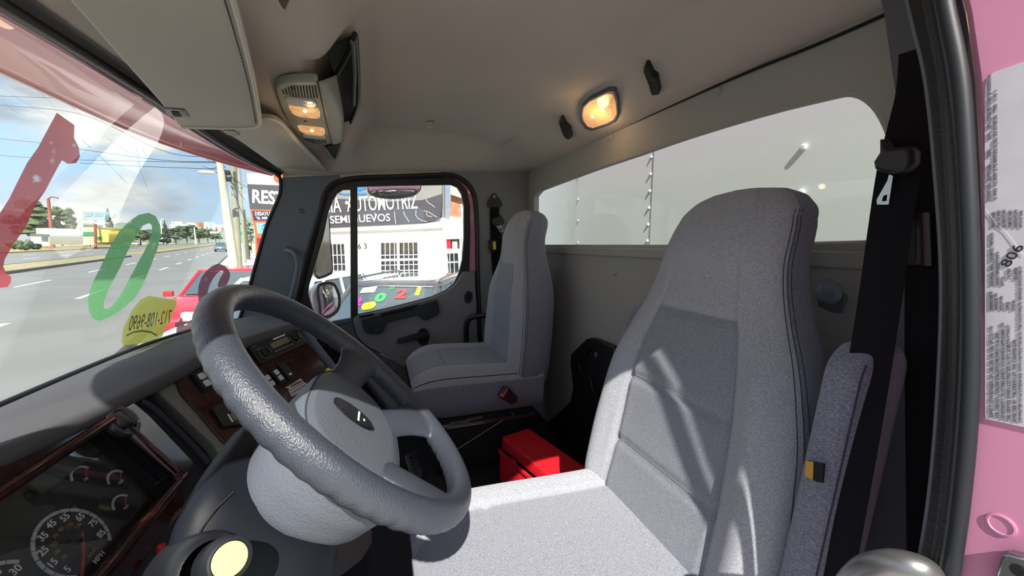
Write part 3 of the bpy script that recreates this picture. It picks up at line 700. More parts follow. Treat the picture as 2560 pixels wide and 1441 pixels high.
# ================================================================== dashboard
def roundpoly(pts, r, seg=4):
    out = []; n = len(pts); P = [np.array(p, float) for p in pts]
    for i in range(n):
        a, b, c = P[i-1], P[i], P[(i+1) % n]
        da = (a-b); dc = (c-b); la, lc = np.linalg.norm(da), np.linalg.norm(dc); q = min(r, la*.45, lc*.45)
        p0 = b+da/la*q; p1 = b+dc/lc*q
        for k in range(seg+1):
            t = k/seg; out.append(tuple((1-t)**2*p0+2*t*(1-t)*b+t*t*p1))
    return out
T57 = radians(57.1)
GP = PL((.669, .418, 1.477), (1, 0, 0), (0, cos(T57), sin(T57)))
_a, _b, _c = radians(-29.1), radians(-36.2), radians(-4)
SP = PL((1.304, .299, 1.583), (0.89168, -0.44915, 0.05629), (0.22558, 0.54872, 0.80499))
db_ = thing('dashboard', 'grey dashboard with burl wood panels under the windshield', 'dashboard', (1.2, .5, 1.0))
def gp(x, y, c): return GP.P(*GP.px(x, y, c), c)
def sp(x, y, c): return SP.P(*SP.px(x, y, c), c)
Lp = [np.array([.27, .47, 1.615]), gp(-260, 1218, .035), gp(0, 1112, .035), gp(120, 1066, .035), gp(246, 1012, .035), gp(330, 970, .035), sp(430, 922, .022), sp(508, 882, .02), sp(597, 849, .018), sp(714, 813, .016), sp(748, 806, .01), np.array([1.62, .36, 1.60]), np.array([1.85, .38, 1.57]), np.array([2.10, .385, 1.55])]
Lp = smooth_path(Lp, 6)
nL = len(Lp)
def lipat(u):
    f = u*(nL-1); i = min(int(f), nL-2); return Lp[i]+(Lp[i+1]-Lp[i])*(f-i)
def pad(u, v):
    L_ = lipat(u); x = min(max(L_[0], .25), 2.14); yb, zb = wb(x)
    Bp = np.array([x, yb-.01, zb-.006])
    # v 0..1 top, then rolls under the lip
    if v < .75:
        t = v/.75; p = Bp+(L_-Bp)*t; p = p+np.array([0, 0, .02*sin(pi*t)])
        return p
    t = (v-.75)/.25; a = t*pi*.95
    r = .016
    return L_+np.array([0, -r*sin(a)*1.0, -r+r*cos(a)])
grid('top_pad', nL, 33, pad, MT['dash'], db_)
def fas(u, v):
    L_ = lipat(u); w = sst(.42, .52, u)
    d = -GP.v*(1-w)-SP.v*w; inn = -(GP.n*(1-w)+SP.n*w)
    return L_+inn*.045*(1)+np.array([0, 0, -.012])+d*(.46*v)
grid('fascia', nL, 14, fas, MT['dashd'], db_)
# instrument panel wood
gw = GP.pxs([(353, 1024), (372, 1040), (488, 1162), (470, 1185), (451, 1211), (404, 1280), (357, 1354)], .03)
bb = gw[-1][1]-.02
gw2 = [(-.40, .150), (GP.px(120, 1100, .03)[0], .148)] + GP.pxs([(287, 1000), (330, 1005)], .03) + gw[:5] + [(gw[4][0]-.03, bb), (-.40, bb)]
hole = rrect(.492, .160, .022, 5, -.074, .031)
prism('wood_panel', GP, roundpoly(gw2, .012), .022, .032, MT['burl'], db_, holes=[hole], bev=.003)
# raised glossy rim of the cluster opening
tube('cluster_rim', smooth_path([GP.P(a, b, .034) for a, b in hole], 2, True), .009, MT['burl'], db_, seg=10, closed=True)
cl = thing('instrument_cluster', 'black instrument cluster with speedometer behind the steering wheel', 'instrument cluster', tuple(GP.P(-.07, 0, 0)))
prism('housing', GP, rrect(.53, .20, .02, 4, -.074, .031), -.03, -.002, MT['dial'], cl)
grid('hood', 60, 2, lambda u, v: (lambda p: GP.P(p[0], p[1], .034-.036*v))(smooth_path([(a, b) for a, b in hole], 3, True)[int(u*59.99)*len(hole)*3//60]), MT['black'], cl, closed_u=True)
prism('cover_glass', GP, rrect(.486, .155, .02, 4, -.074, .031), .006, .008, glass('cluster_glass', .10, .02, '#cfd4c0'), cl)
def ring(name, a0, b0, r0, r1, d0, d1, m, par, gaps=0, c=.0012):
    outs = []; n = max(gaps, 1)
    for k in range(n):
        s0 = d0+(d1-d0)*k/n; s1 = d0+(d1-d0)*(k+1)/n
        if gaps: s1 -= 1.6 if d1 > d0 else -1.6
        o = []
        for i in range(9): t = radians(s0+(s1-s0)*i/8); o.append((a0+r1*cos(t), b0+r1*sin(t)))
        for i in range(9): t = radians(s1+(s0-s1)*i/8); o.append((a0+r0*cos(t), b0+r0*sin(t)))
        outs.append(o)
    return prism(name, GP, outs, 0, c, m, par)
spd = ring('speedometer_scale', 0, 0, .0465, .051, 225, -48, MT['dialg'], cl, 17)
n5 = ['5', '15', '25', '35', '45', '55', '65', '75', '85']
items = []
for i, s in enumerate(n5):
    t = radians(210-30*i); items.append((s, .0385*cos(t), .0385*sin(t), .0130, 0, 'CENTER', .0003))
items += [('MPH', .004, -.040, .0105, 0, 'CENTER', .0002)]
texts('numerals', GP, items, MT['white'], cl, c=.0008)
items = []
for i, s in enumerate(['10', '30', '50', '70', '90', '110', '130']):
    t = radians(192-27*i); items.append((s, .0245*cos(t), .0245*sin(t), .0075, 0)); items.append(('.', .0285*cos(t), .0285*sin(t)+.001, .012, 0))
items.append(('km/h', .004, -.028, .0085, 0))
texts('small_numerals', GP, items, MT['amber'], cl, c=.0008)
prism('needle', GP, GP.pxs([(201, 1331), (206, 1331), (211, 1375), (206, 1450), (200, 1450), (205, 1380)], .003), .003, .0045, MT['redn'], cl)
lathe('needle_hub', GP, 0, 0, [(.008, 0), (.008, .005), (.006, .006), (0, .006)], MT['black'], cl, seg=20)
ring('tachometer_scale', -.100, 0.003, .0465, .051, 225, 32, MT['dialg'], cl, 12)
items = []
for i, s in enumerate(['0', '5', '10', '15', '20', '25', '30']):
    t = radians(215-30*i); items.append((s, -.100+.0385*cos(t), .003+.0385*sin(t), .0130, 0, 'CENTER', .0002))
texts('tachometer_numerals', GP, items, MT['white'], cl, c=.0008)
for q, (a, b) in enumerate(((.045, .088), (.088, .060), (.125, .020), (.095, -.015), (-.06, .088))):
    ring('small_gauge', a, b, .017, .0205, 160, 20, MT['dialg'], cl, 4)
    texts('small_gauge_marks', GP, [(('TURBO', 'OIL', 'TEMP', 'FUEL', 'BRAKE')[q], a, b-.004, .0055, 0)], MT['white'], cl, c=.0008)
    prism('small_needle', GP, [(a-.001, b-.001), (a+.001, b-.001), (a+.0125, b+.009), (a+.0115, b+.010)], .002, .003, MT['redn'], cl)
prism('display_window', GP, rrect(.12, .028, .003, 2, .112-.03, .092), .0, .0035, MT['lcd'], cl)
# headlight switch
hk = thing('headlight_switch', 'round black headlight knob with a yellow mark on the wood panel', 'switch', tuple(GP.P(*GP.px(312, 1047, .035), .03)))
a, b = GP.px(312, 1050, .04)
lathe('bezel', GP, a, b, [(.033, .030), (.033, .036), (.030, .040), (.022, .040), (.020, .036), (0, .036)], MT['black'], hk, seg=32)
lathe('knob', GP, a, b, [(.0185, .036), (.018, .042), (.0165, .043), (0, .043)], MT['black'], hk, seg=28)
pbox('grip_bar', GP, a, b, .046, (.009, .034, .008), MT['black'], hk, bev=.002)
pbox('yellow_mark', GP, a+.012, b-.016, .0438, (.010, .0025, .001), MT['yellow'], hk)
# --- centre stack
sur = SP.pxs([(369, 953), (435, 916), (508, 880), (597, 846), (716, 811), (745, 815)], .0)
sur_o = sur + [(.128, -.05), (.128, -.44), (-.36, -.44)] + SP.pxs([(533, 1112), (394, 980)], .0)
prism('stack_surround', SP, sur_o, -.03, .0, MT['dashl'], db_, bev=.002)
wo = SP.pxs([(437, 950), (434, 930), (445, 912), (508, 888), (597, 854), (714, 819), (734, 822)], .004) + [(.112, -.05), (.112, -.40), (-.28, -.40)] + SP.pxs([(549, 1098), (500, 1040), (451, 985)], .004)
prism('stack_wood', SP, roundpoly(wo, .012), .0, .005, MT['burl'], db_, bev=.0015)
if True:
    a, b = SP.px(404, 950, .001); lathe('sensor', SP, a, b, [(.010, .0), (.010, .003), (.007, .002), (0, .001)], MT['black'], db_, seg=18)
# dark band between the two wood panels is the fascia; its raised edge
tube('fascia_edge', smooth_path([GP.P(*GP.px(x, y, .03), .03) for x, y in ((350, 1005), (380, 1020), (440, 1075), (500, 1135), (520, 1160))], 4), .006, MT['dashd'], db_, seg=8)
ra = thing('car_radio', 'black car radio with a green display in the centre stack', 'radio', tuple(SP.P(0, 0, 0)))
prism('faceplate', SP, rrect(.19, .066, .004, 3), .004, .014, MT['black'], ra, bev=.0015)
prism('display', SP, rrect(.072, .018, .002, 3, .004, .004), .014, .0152, MT['lcdg'], ra)
prism('cassette_slot', SP, rrect(.05, .004, .001, 2, .015, .021), .014, .0155, MT['white'], ra)
for s in (-1, 1):
    lathe('volume_knob' if s < 0 else 'tuning_knob', SP, s*.065, .001 if s > 0 else -.006, [(.015, .014), (.0145, .024), (.012, .026), (.009, .0265), (.0085, .024), (0, .024)], MT['black'], ra, seg=24)
    ring_ = lathe('knob_ring', SP, s*.065, .001 if s > 0 else -.006, [(.018, .0142), (.0175, .016), (.0155, .016), (.015, .0142)], MT['steelw'], ra, seg=24)
for i in range(6):
    pbox('preset_button', SP, -.03+.0135*i, -.016, .0155, (.009, .005, .003), MT['steelw'], ra, bev=.001)
for i in range(3): pbox('side_button', SP, -.083+.002*i, .022-.011*i, .0155, (.014, .0025, .002), MT['steelw'], ra)
# rocker switches
def rocker(px, py, label, w=.024, h=.046, lit=True, group=None, sh=0):
    a, b = SP.px(px, py, .01)
    t = thing('rocker_switch', label, 'switch', tuple(SP.P(a, b, .005)), group)
    prism('bezel', SP, rrect(w+.006, h+.006, .003, 3, a, b), .004, .011, MT['black'], t, holes=[rrect(w, h, .002, 2, a, b)])
    prism('rocker', SP, rrect(w, h, .003, 3, a, b), .003, .014, MT['black'], t, bev=.0015)
    if lit:
        prism('upper_pad', SP, rrect(w*.66, h*.36, .004, 3, a, b+h*.22), .014, .0165, MT['dialg'], t, bev=.001)
        prism('lower_pad', SP, rrect(w*.66, h*.36, .004, 3, a, b-h*.22), .014, .0165, MT['dialg'], t, bev=.001)
    else:
        prism('symbol', SP, rrect(w*.45, h*.12, .001, 2, a, b-h*.28), .014, .0148, MT['white'], t)
    return t
rocker(508, 952, 'black rocker switch with a white symbol, nearest to the windshield on the wood stack', lit=True)
rocker(535, 938, 'plain black switch blank beside the leftmost rocker switch', lit=False)
rocker(672, 954, 'rocker switch with two pale pads, half hidden by the wheel rim', w=.022, h=.044)
rocker(694, 940, 'rocker switch with two pale pads in the middle of the row', w=.022, h=.044)
rocker(716, 928, 'dark rocker switch with small white symbols next to the bare wood', lit=False, w=.022, h=.05)
wl2 = thing('warning_label', 'torn white warning sticker on the wood panel under the switches', 'label', tuple(SP.P(*SP.px(742, 972, .005), .005)))
wpx2 = crop([(590, 715), (650, 680), (720, 640), (890, 530), (925, 570), (960, 615), (995, 615), (1045, 700), (715, 900), (665, 800), (640, 770)], 640, 880, 8)
prism('paper', SP, SP.pxs(wpx2, .006), .005, .006, MT['offw'], wl2)
def txt2(name, s, p0, p1, h, m, par, c=.0063, bold=0):
    """lettering on the stack plane running from photo point p0 to p1"""
    a0, b0 = SP.px(*p0, c); a1, b1 = SP.px(*p1, c); ang = math.atan2(b1-b0, a1-a0); Lg = math.hypot(a1-a0, b1-b0)
    me = text_me(s, h, .0003, 'LEFT', bold); w = max(v.co.x for v in me.vertices); bpy.data.meshes.remove(me)
    return text(name, SP, s, a0, b0, h, m, par, rot=ang, c=c, align='LEFT', bold=bold, sx=Lg/w)
q = lambda x, y: crop([(x, y)], 640, 880, 8)[0]
txt2('heading', 'WARNING', q(690, 700), q(905, 590), .0095, MT['ink'], wl2, bold=.0002)
txt2('lettering', 'ALARM MUST SOUND', q(710, 835), q(1000, 660), .007, MT['inkg'], wl2)
prism('rule', SP, SP.pxs([q(655, 778), q(940, 622), q(943, 628), q(658, 786)], .0063), .006, .0065, MT['ink'], wl2)
prism('triangle', SP, SP.pxs([q(612, 735), q(640, 720), q(660, 765), q(628, 775)], .0063), .006, .0065, MT['ink'], wl2)
yt_ = thing('yellow_tag', 'yellow folded tag wedged by the air vent', 'tag', tuple(SP.P(*SP.px(815, 940, .03), .01)))
prism('card', SP, SP.pxs([q(1222, 590), q(1228, 565), q(1370, 470), q(1400, 350), q(1420, 325), q(1450, 325), q(1560, 390), q(1480, 470), q(1300, 600)], .03), .029, .031, MT['yellow'], yt_)
txt2('mark', 'S', q(1455, 410), q(1500, 385), .010, MT['ink'], yt_, c=.0315, bold=.0003)
ck = thing('clock_display', 'black module with small dark display on the lower wood stack', 'display', tuple(SP.P(*SP.px(590, 1045, .01), .01)))
k4 = lambda x, y: crop([(x, y)], 400, 860, 7.206)[0]
prism('housing', SP, roundpoly(SP.pxs([k4(925, 1155), k4(1340, 925), k4(1700, 1300), k4(1750, 1420), k4(1150, 1500)], .012), .006), .004, .014, MT['black'], ck, bev=.002)
prism('screen', SP, roundpoly(SP.pxs([k4(1262, 1275), k4(1430, 1160), k4(1520, 1250), k4(1350, 1390)], .015), .002), .014, .0155, MT['lcdg'], ck)
prism('line_mark', SP, SP.pxs([k4(1212, 1268), k4(1235, 1262), k4(1325, 1400), k4(1300, 1410)], .015), .014, .0152, MT['white'], ck)
# vents right of the stack
def vent(b0, b1, label):
    t = thing('air_vent', label, 'air vent', tuple(SP.P(.19, (b0+b1)/2, -.01)))
    am, bm_ = .185, (b0+b1)/2
    prism('frame', SP, rrect(.09, b1-b0, .008, 4, am, bm_), -.02, .006, MT['black'], t, holes=[rrect(.074, b1-b0-.016, .004, 3, am, bm_)], bev=.002)
    n = 9
    for i in range(n):
        bm = bmesh.new(); box_bm(bm, SP.M(am, b0+.014+(b1-b0-.028)*i/(n-1), -.006) @ Matrix.Rotation(.5, 4, 'X'), .074, .002, .012)
        link('louvre', bm_mesh(bm, 'louvre'), MT['black'], t)
    prism('backing', SP, rrect(.08, b1-b0-.01, .004, 3, am, bm_), -.024, -.02, MT['blackm'], t)
    pbox('pointer', SP, am+.012, b0+.03, .004, (.03, .002, .004), MT['steelw'], t)
vent(-.16, -.03, 'upper black air vent right of the centre stack')
vent(-.37, -.22, 'lower black air vent seen through the steering wheel slot')
prism('side_strip', SP, [(.118, .03), (.138, .02), (.142, -.42), (.118, -.42)], -.02, .016, MT['bluegrey'], db_, bev=.004)
prism('passenger_side_strip', SP, roundpoly([(.232, -.20), (.262, -.21), (.275, -.39), (.262, -.46), (.235, -.46)], .01), -.02, .02, MT['trimd'], db_, bev=.004)
# passenger side lump of the dash
rb = grid('end_cap', 16, 12, lambda u, v: (2.12-.10*cos(v*pi/2)*1.0, .335+.30*u, 1.40+.17*sin(v*pi/2)*(1-.25*u)), MT['dash'], db_)
# knee panel and the yellow number strip
KP = PL((.86, .27, 1.16), (.97, -.22, 0), (.12, .55, .83))
kpx = [(700, 1310), (780, 1318), (922, 1316), (931, 1330), (930, 1360), (905, 1400), (860, 1435), (760, 1470), (640, 1520), (600, 1400)]
prism('knee_panel', KP, KP.pxs(kpx), -.01, .0, MT['trim'], db_, bev=.003)
ys = thing('number_strip', 'yellow strip with black digits stuck to the panel below the wheel', 'sticker', tuple(KP.P(*KP.px(757, 1425), .001)))
prism('strip', KP, KP.pxs([(733, 1440), (745, 1424), (778, 1403), (781, 1423), (733, 1447)], .002), .001, .002, MT['yellow'], ys)
def txtp(name, pl, s, p0, p1, h, m, par, c, bold=0):
    a0, b0 = pl.px(*p0, c); a1, b1 = pl.px(*p1, c); ang = math.atan2(b1-b0, a1-a0); Lg = math.hypot(a1-a0, b1-b0)
    me = text_me(s, h, .0003, 'LEFT', bold); w = max(v.co.x for v in me.vertices); bpy.data.meshes.remove(me)
    return text(name, pl, s, a0, b0, h, m, par, rot=ang, c=c, align='LEFT', bold=bold, sx=Lg/w)
txtp('digits', KP, '4 9', (747, 1429), (777, 1414), .013, MT['ink'], ys, .0023, bold=.0002)
# red hazard knob left of the shroud
rk = tube('hazard_knob', [gp(402, 1364, .05), gp(404, 1378, .05)], .0055, MT['red'], seg=12); tag(rk, 'small red knob beside the steering column', 'knob')
# ================================================================== steering wheel
T45 = radians(45.5)
WP = PL((.595, .039, 1.672), (1, 0, 0), (0, cos(T45), sin(T45)))
sw = thing('steering_wheel', 'grey leather-grained steering wheel with four spokes', 'steering wheel', tuple(WP.P(0, 0, -.05)))
R0 = .2135
def rim(u, v):
    t = 2*pi*u; f = 2*pi*v
    r = .0175
    # finger scallops on the underside
    side = max(0, cos(f-radians(278)))**.7
    r *= 1+.15*side*(abs(sin(t*30))**.7)
    rr = R0+r*cos(f)
    return WP.P(rr*cos(t), rr*sin(t), r*1.05*sin(f))
bm = bmesh.new(); nu, nv = 220, 24
V = [[bm.verts.new(tuple(rim(i/nu, j/nv))) for j in range(nv)] for i in range(nu)]
for i in range(nu):
    for j in range(nv): bm.faces.new((V[i][j], V[(i+1) % nu][j], V[(i+1) % nu][(j+1) % nv], V[i][(j+1) % nv]))
def spoke(a0, a1, r_in, w0, w1, wm):
    """flattened spoke from the pad to the rim"""
    n = 14; pts = []; sc = []
    for i in range(n):
        t = i/(n-1); A_ = a0+(a1-a0)*t; r = r_in+(R0-.002-r_in)*t
        c = -.034*(1-t)**1.3*1.0-.004
        pts.append(WP.P(r*cos(A_), r*sin(A_), c))
        wdt = w0*(1-t)**2+wm*2*t*(1-t)+w1*t**2
        sc.append(wdt)
    P_, T_, _ = frames(pts, False); rings = []
    for i in range(n):
        nn = Vector(WP.n.tolist()); B = T_[i].cross(nn).normalized(); Nn = B.cross(T_[i]).normalized()
        rings.append([bm.verts.new(P_[i]+B*sc[i]*cos(2*pi*j/16)+Nn*(.013 if 0 else .0125)*sin(2*pi*j/16)) for j in range(16)])
    for A_, D_ in zip(rings, rings[1:]):
        for j in range(16): bm.faces.new((A_[j], A_[(j+1) % 16], D_[(j+1) % 16], D_[j]))
    bm.faces.new(rings[0]); bm.faces.new(rings[-1][::-1])
for s in (1, -1):
    m_ = (lambda a: a) if s > 0 else (lambda a: pi-a)
    spoke(m_(radians(1)), m_(radians(-1)), .11, .036, .052, .022)
    spoke(m_(radians(-50)), m_(radians(-50)), .10, .036, .056, .022)
sr = link('rim', bm_mesh(bm, 'rim', smooth=True), MT['wheel'], sw)
md = sr.modifiers.new('r', 'REMESH'); md.mode = 'VOXEL'; md.voxel_size = .0028; md.use_smooth_shade = True
md = sr.modifiers.new('s', 'SMOOTH'); md.factor = .5; md.iterations = 3
def padout(u, k, c):
    t = 2*pi*u; cx, sy = cos(t), sin(t)
    dd = min(1, max(0, (-.035-c)/.05)); hw = .150; hh = .089; e = 2/2.8
    a = hw*abs(cx)**e*(1 if cx >= 0 else -1); b = hh*abs(sy)**e*(1 if sy >= 0 else -1)
    a *= 1-.16*max(0, -b/hh)*1.0; ck = 1-.10*max(0, (-.04-c)/.1)
    return WP.P(a*k*ck, ((b*(1+.30*dd) if b < 0 else b)-.031)*k, c)
prof = [(0, -.018), (.3, -.0185), (.6, -.020), (.8, -.022), (.92, -.027), (.985, -.038), (1.0, -.055), (.985, -.085), (.93, -.12), (.84, -.145), (.7, -.15)]
def padf(u, v):
    f = v*(len(prof)-1); i = min(int(f), len(prof)-2); t = f-i
    k = prof[i][0]+(prof[i+1][0]-prof[i][0])*t; c = prof[i][1]+(prof[i+1][1]-prof[i][1])*t
    return padout(u, max(k, .001), c)
grid('hub_pad', 72, 41, padf, MT['pad'], sw, closed_u=True)
tube('pad_seam', [padout(i/72, .93, -.0275) for i in range(72)], .0012, MT['stitch'], sw, seg=6, closed=True)
ea, eb = WP.px(883, 1036, -.017)
em = prism('emblem', WP, circ(.019, 32, ea, eb, .034), -.0195, -.0145, MT['black'], sw, bev=.001)
tube('emblem_ring', [WP.P(a, b, -.0155) for a, b in circ(.0195, 40, ea, eb, .0345)], .0014, MT['shroud'], em, seg=6, closed=True)
text('wordmark', WP, 'FREIGHTLINER', ea, eb-.008, .0046, MT['white'], em, rot=pi, c=-.0143, bold=.0001)
text('model_mark', WP, 'M2', ea, eb-.018, .0048, MT['white'], em, rot=pi, c=-.0143)
# column shroud
cs = thing('steering_column', 'dark plastic steering column shroud behind the wheel', 'steering column', tuple(WP.P(0, 0, -.3)))
def shr(u, v):
    t = 2*pi*u; e = 2/4.5; cx, sy = cos(t), sin(t)
    ks = interp(v, [0, .08, .2, .45, 1.0], [.86, 1.0, 1.05, .98, .90]); c = -.125-.27*v
    a = .110*abs(cx)**e*(1 if cx >= 0 else -1); b = .100*abs(sy)**e*(1 if sy >= 0 else -1)
    wst = 1-.10*exp(-((v-.35)/.12)**2)
    return WP.P(a*ks*wst-.02-.13*v, (b*ks)-.01-.20*v**1.4, c)
grid('shroud', 64, 24, shr, MT['shroud'], cs, closed_u=True, caps=True)
tube('split_line', [shr(.43+0*i, i/20)+np.array([-.002, 0, 0]) for i in range(21)], .0010, MT['blackm'], cs, seg=6)
# cream push button on a black stalk housing
bt_c = EYE+ray(576, 1399)*.365
nb = (EYE-bt_c); nb = nb/np.linalg.norm(nb); nb = nb*.8+np.array([-.1, -.35, .1]); nb /= np.linalg.norm(nb)
uu = np.cross(nb, np.array([0, 0, 1.])); uu /= np.linalg.norm(uu); vv = np.cross(nb, uu)
BP = PL(bt_c, uu, vv) if np.dot(np.cross(uu, vv), nb) > 0 else PL(bt_c, -uu, vv)
pb = thing('parking_brake_button', 'round pale yellow push button in a black collar', 'push button', tuple(BP.P(0, 0, -.03)))
lathe('button', BP, 0, 0, [(.0151, -.004), (.0149, .0), (.0140, .0010), (0, .0014)], MT['cream'], pb, seg=36)
lathe('collar', BP, 0, 0, [(.0153, -.002), (.0162, .0005), (.0183, .0), (.0208, -.006), (.0216, -.014), (.0225, -.045), (.020, -.08)], MT['rubberg'], pb, seg=36)
lathe('socket', BP, .010, .0, [(.024, -.02), (.029, -.024), (.034, -.040), (.038, -.10)], MT['black'], pb, seg=36)
# turn signal stalk hint under the wheel
# ================================================================== floor pieces
pe = thing('pedal', 'grey pedal pad with raised bars on the dark floor', 'pedal', tuple(on(1036, 1162, 'z', .99)))
PP = PL(on(1036, 1162, 'z', 1.0), (.95, .3, 0), (-.25, .8, .45))
prism('pad', PP, roundpoly(PP.pxs([(1014, 1137), (1040, 1127), (1057, 1186), (1052, 1190), (1031, 1193)], 0), .004), -.012, .0, MT['trimd'], pe, bev=.002)
for i in range(4):
    x0, y0 = 1021+i*4.2, 1146+i*12.5
    prism('raised_bar', PP, PP.pxs([(x0, y0), (x0+9, y0-4), (x0+11, y0+2), (x0+2, y0+6)], .001), .0, .004, MT['steelw'], pe)
    prism('raised_bar', PP, PP.pxs([(x0+13, y0-6), (x0+22, y0-10), (x0+24, y0-4), (x0+15, y0)], .001), .0, .004, MT['steelw'], pe)
prism('arm', PP, [(-.01, -.02), (.01, -.02), (.01, .14), (-.01, .14)], -.03, -.012, MT['blackm'], pe)
# toolbox
tbx = thing('toolbox', 'red plastic toolbox lying on the floor between the seats', 'toolbox', (1.2, -.47, FZ))
TZ = 1.115
tc_ = [on(x, y, 'z', TZ)[:2] for x, y in ((1253, 1092), (1322, 1070), (1404, 1178))]
e1 = tc_[1]-tc_[0]; wB = np.linalg.norm(e1); e1 /= wB; e2 = np.array([e1[1], -e1[0]])
if e2[0] > 0: e2 = -e2
TB = PL((tc_[0][0], tc_[0][1], TZ), (e1[0], e1[1], 0), (e2[0], e2[1], 0))
sgn = 1 if TB.n[2] > 0 else -1
LB = .44
def tz(z): return (z-TZ)*sgn
prism('lid', TB, roundpoly([(0, 0), (wB, 0), (wB, LB), (0, LB)], .012), tz(TZ-.05), tz(TZ), MT['red'], tbx, bev=.006)
prism('body', TB, roundpoly([(-.008, -.004), (wB+.008, -.004), (wB+.008, LB+.004), (-.008, LB+.004)], .012), tz(FZ+.006), tz(TZ-.056), MT['red'], tbx, bev=.005)
prism('rim_flange', TB, roundpoly([(-.014, -.008), (wB+.014, -.008), (wB+.014, LB+.008), (-.014, LB+.008)], .012), tz(TZ-.066), tz(TZ-.056), MT['red'], tbx)
prism('lid_panel', TB, roundpoly([(.02, .10), (wB-.02, .10), (wB-.02, LB-.05), (.02, LB-.05)], .01), tz(TZ-.002), tz(TZ+.0015), MT['red'], tbx)
for k in (.12, .32): prism('latch', PL(TB.P(-.008, k, 0), TB.v, (0, 0, 1)), rrect(.03, .05, .004, 3, 0, -.06), -.008*sgn, .012*sgn if False else .010, MT['red'], tbx, bev=.002)
# ================================================================== visors, console, lamps
VZ = PL((0, 0, 2.222), (1, 0, 0), (0, -1, 0))
def vz(pts, c=0): return VZ.pxs(pts, c)
v1 = thing('sun_visor', 'large grey vinyl sun visor with stitched edge on the driver side', 'sun visor', (.8, .45, 2.23))
vo = roundpoly(vz([(-260, -480), (404, 262), (448, 318), (652, 322), (655, 300), (640, 200), (611, 80), (586, -20), (560, -160), (480, -480)]), .02)
vo = [p for p in vo]
def clipx(pts, xm):
    return [(max(p[0], xm), p[1]) for p in pts]
prism('panel', VZ, clipx(vo, .30), -.018, .0, MT['visor'], v1, bev=.006)
ed = [VZ.P(max(a, .30), b, .001) for a, b in vz([(540, -200), (578, -20), (604, 80), (633, 200), (648, 290), (650, 308), (640, 318), (600, 321), (520, 320), (455, 318)], .001)]
tube('piping', smooth_path(ed, 6), .0045, MT['visoredge'], v1, seg=8)
st = smooth_path([np.array(e)+np.array([0, .010, -.001]) for e in ed[:6]], 14)
for i in range(0, len(st)-2, 2):
    pass
bm = bmesh.new()
for i in range(0, len(st)-1, 1):
    p = Vector(st[i].tolist()); q_ = Vector(st[i+1].tolist()); d = (q_-p)
    if d.length < 1e-5: continue
    tube_bm(bm, [p+d*.15, p+d*.75], .0011, 5)
link('stitching', bm_mesh(bm, 'stitching'), MT['stitch'], v1)
vc = thing('visor_clip', 'black visor clip at the end of the large sun visor', 'clip', tuple(VZ.P(*VZ.px(440, 285), .0)))
k3 = lambda pts: crop(pts, 180, 0, 4.117)
prism('body', VZ, roundpoly(vz(k3([(945, 1110), (1160, 1125), (1215, 1205), (1195, 1215), (1010, 1200), (960, 1160)]), .001), .005), -.02, .0025, MT['black'], vc, bev=.001)
prism('slot', VZ, vz(k3([(1020, 1145), (1100, 1150), (1130, 1200), (1050, 1195)]), .003), .0015, .004, MT['blackm'], vc)
prism('latch_pad', VZ, vz(k3([(1110, 1142), (1155, 1142), (1190, 1195), (1145, 1198)]), .003), .0015, .0035, MT['trim'], vc)
VZ2 = PL((0, 0, 2.238), (1, 0, 0), (0, -1, 0))
v2 = thing('sun_visor', 'flat grey sun visor on the passenger side, beyond the overhead console', 'sun visor', (1.7, .45, 2.25))
k2 = lambda pts: crop(pts, 0, 0, 2.844)
vp = roundpoly(VZ2.pxs(k2([(1640, 960), (1500, 905), (1560, 840), (1860, 838), (1960, 850), (2020, 890), (2100, 985), (2330, 1222), (2040, 1244)]), 0), .02)
prism('panel', VZ2, vp, -.014, .0, MT['visor'], v2, bev=.005)
tube('piping', smooth_path([VZ2.P(*VZ2.px(x, y, .001), .001) for x, y in k2([(1860, 842), (1940, 850), (2010, 890), (2090, 985), (2190, 1090), (2318, 1218)])], 6), .0045, MT['visoredge'], v2, seg=8)
v2c = thing('visor_clip', 'small black visor clip beyond the big visor', 'clip', tuple(VZ2.P(*VZ2.px(577, 332), .0)))
prism('body', VZ2, roundpoly(VZ2.pxs(k2([(1580, 930), (1600, 925), (1670, 930), (1706, 960), (1690, 965), (1620, 960)]), .001), .003), -.02, .002, MT['black'], v2c)
# overhead console
oc = thing('overhead_console', 'grey overhead console with four map lamp lenses and speaker slots', 'overhead console', (1.35, .16, 2.30))
CN = PL((0, 0, 2.266), (1, 0, 0), (0, -1, 0))
kc = lambda pts: crop(pts, 680, 190, 6.55)
face = CN.pxs(kc([(60, 210), (75, 172), (150, 125), (300, 100), (560, 88), (752, 92), (790, 280), (830, 440), (905, 780), (985, 1112), (860, 1125), (700, 1110), (560, 1080), (478, 1040), (400, 940), (250, 740), (150, 520), (85, 320)]))
prism('lamp_panel', CN, roundpoly(face, .012), -.020, .0, MT['console'], oc, bev=.004)
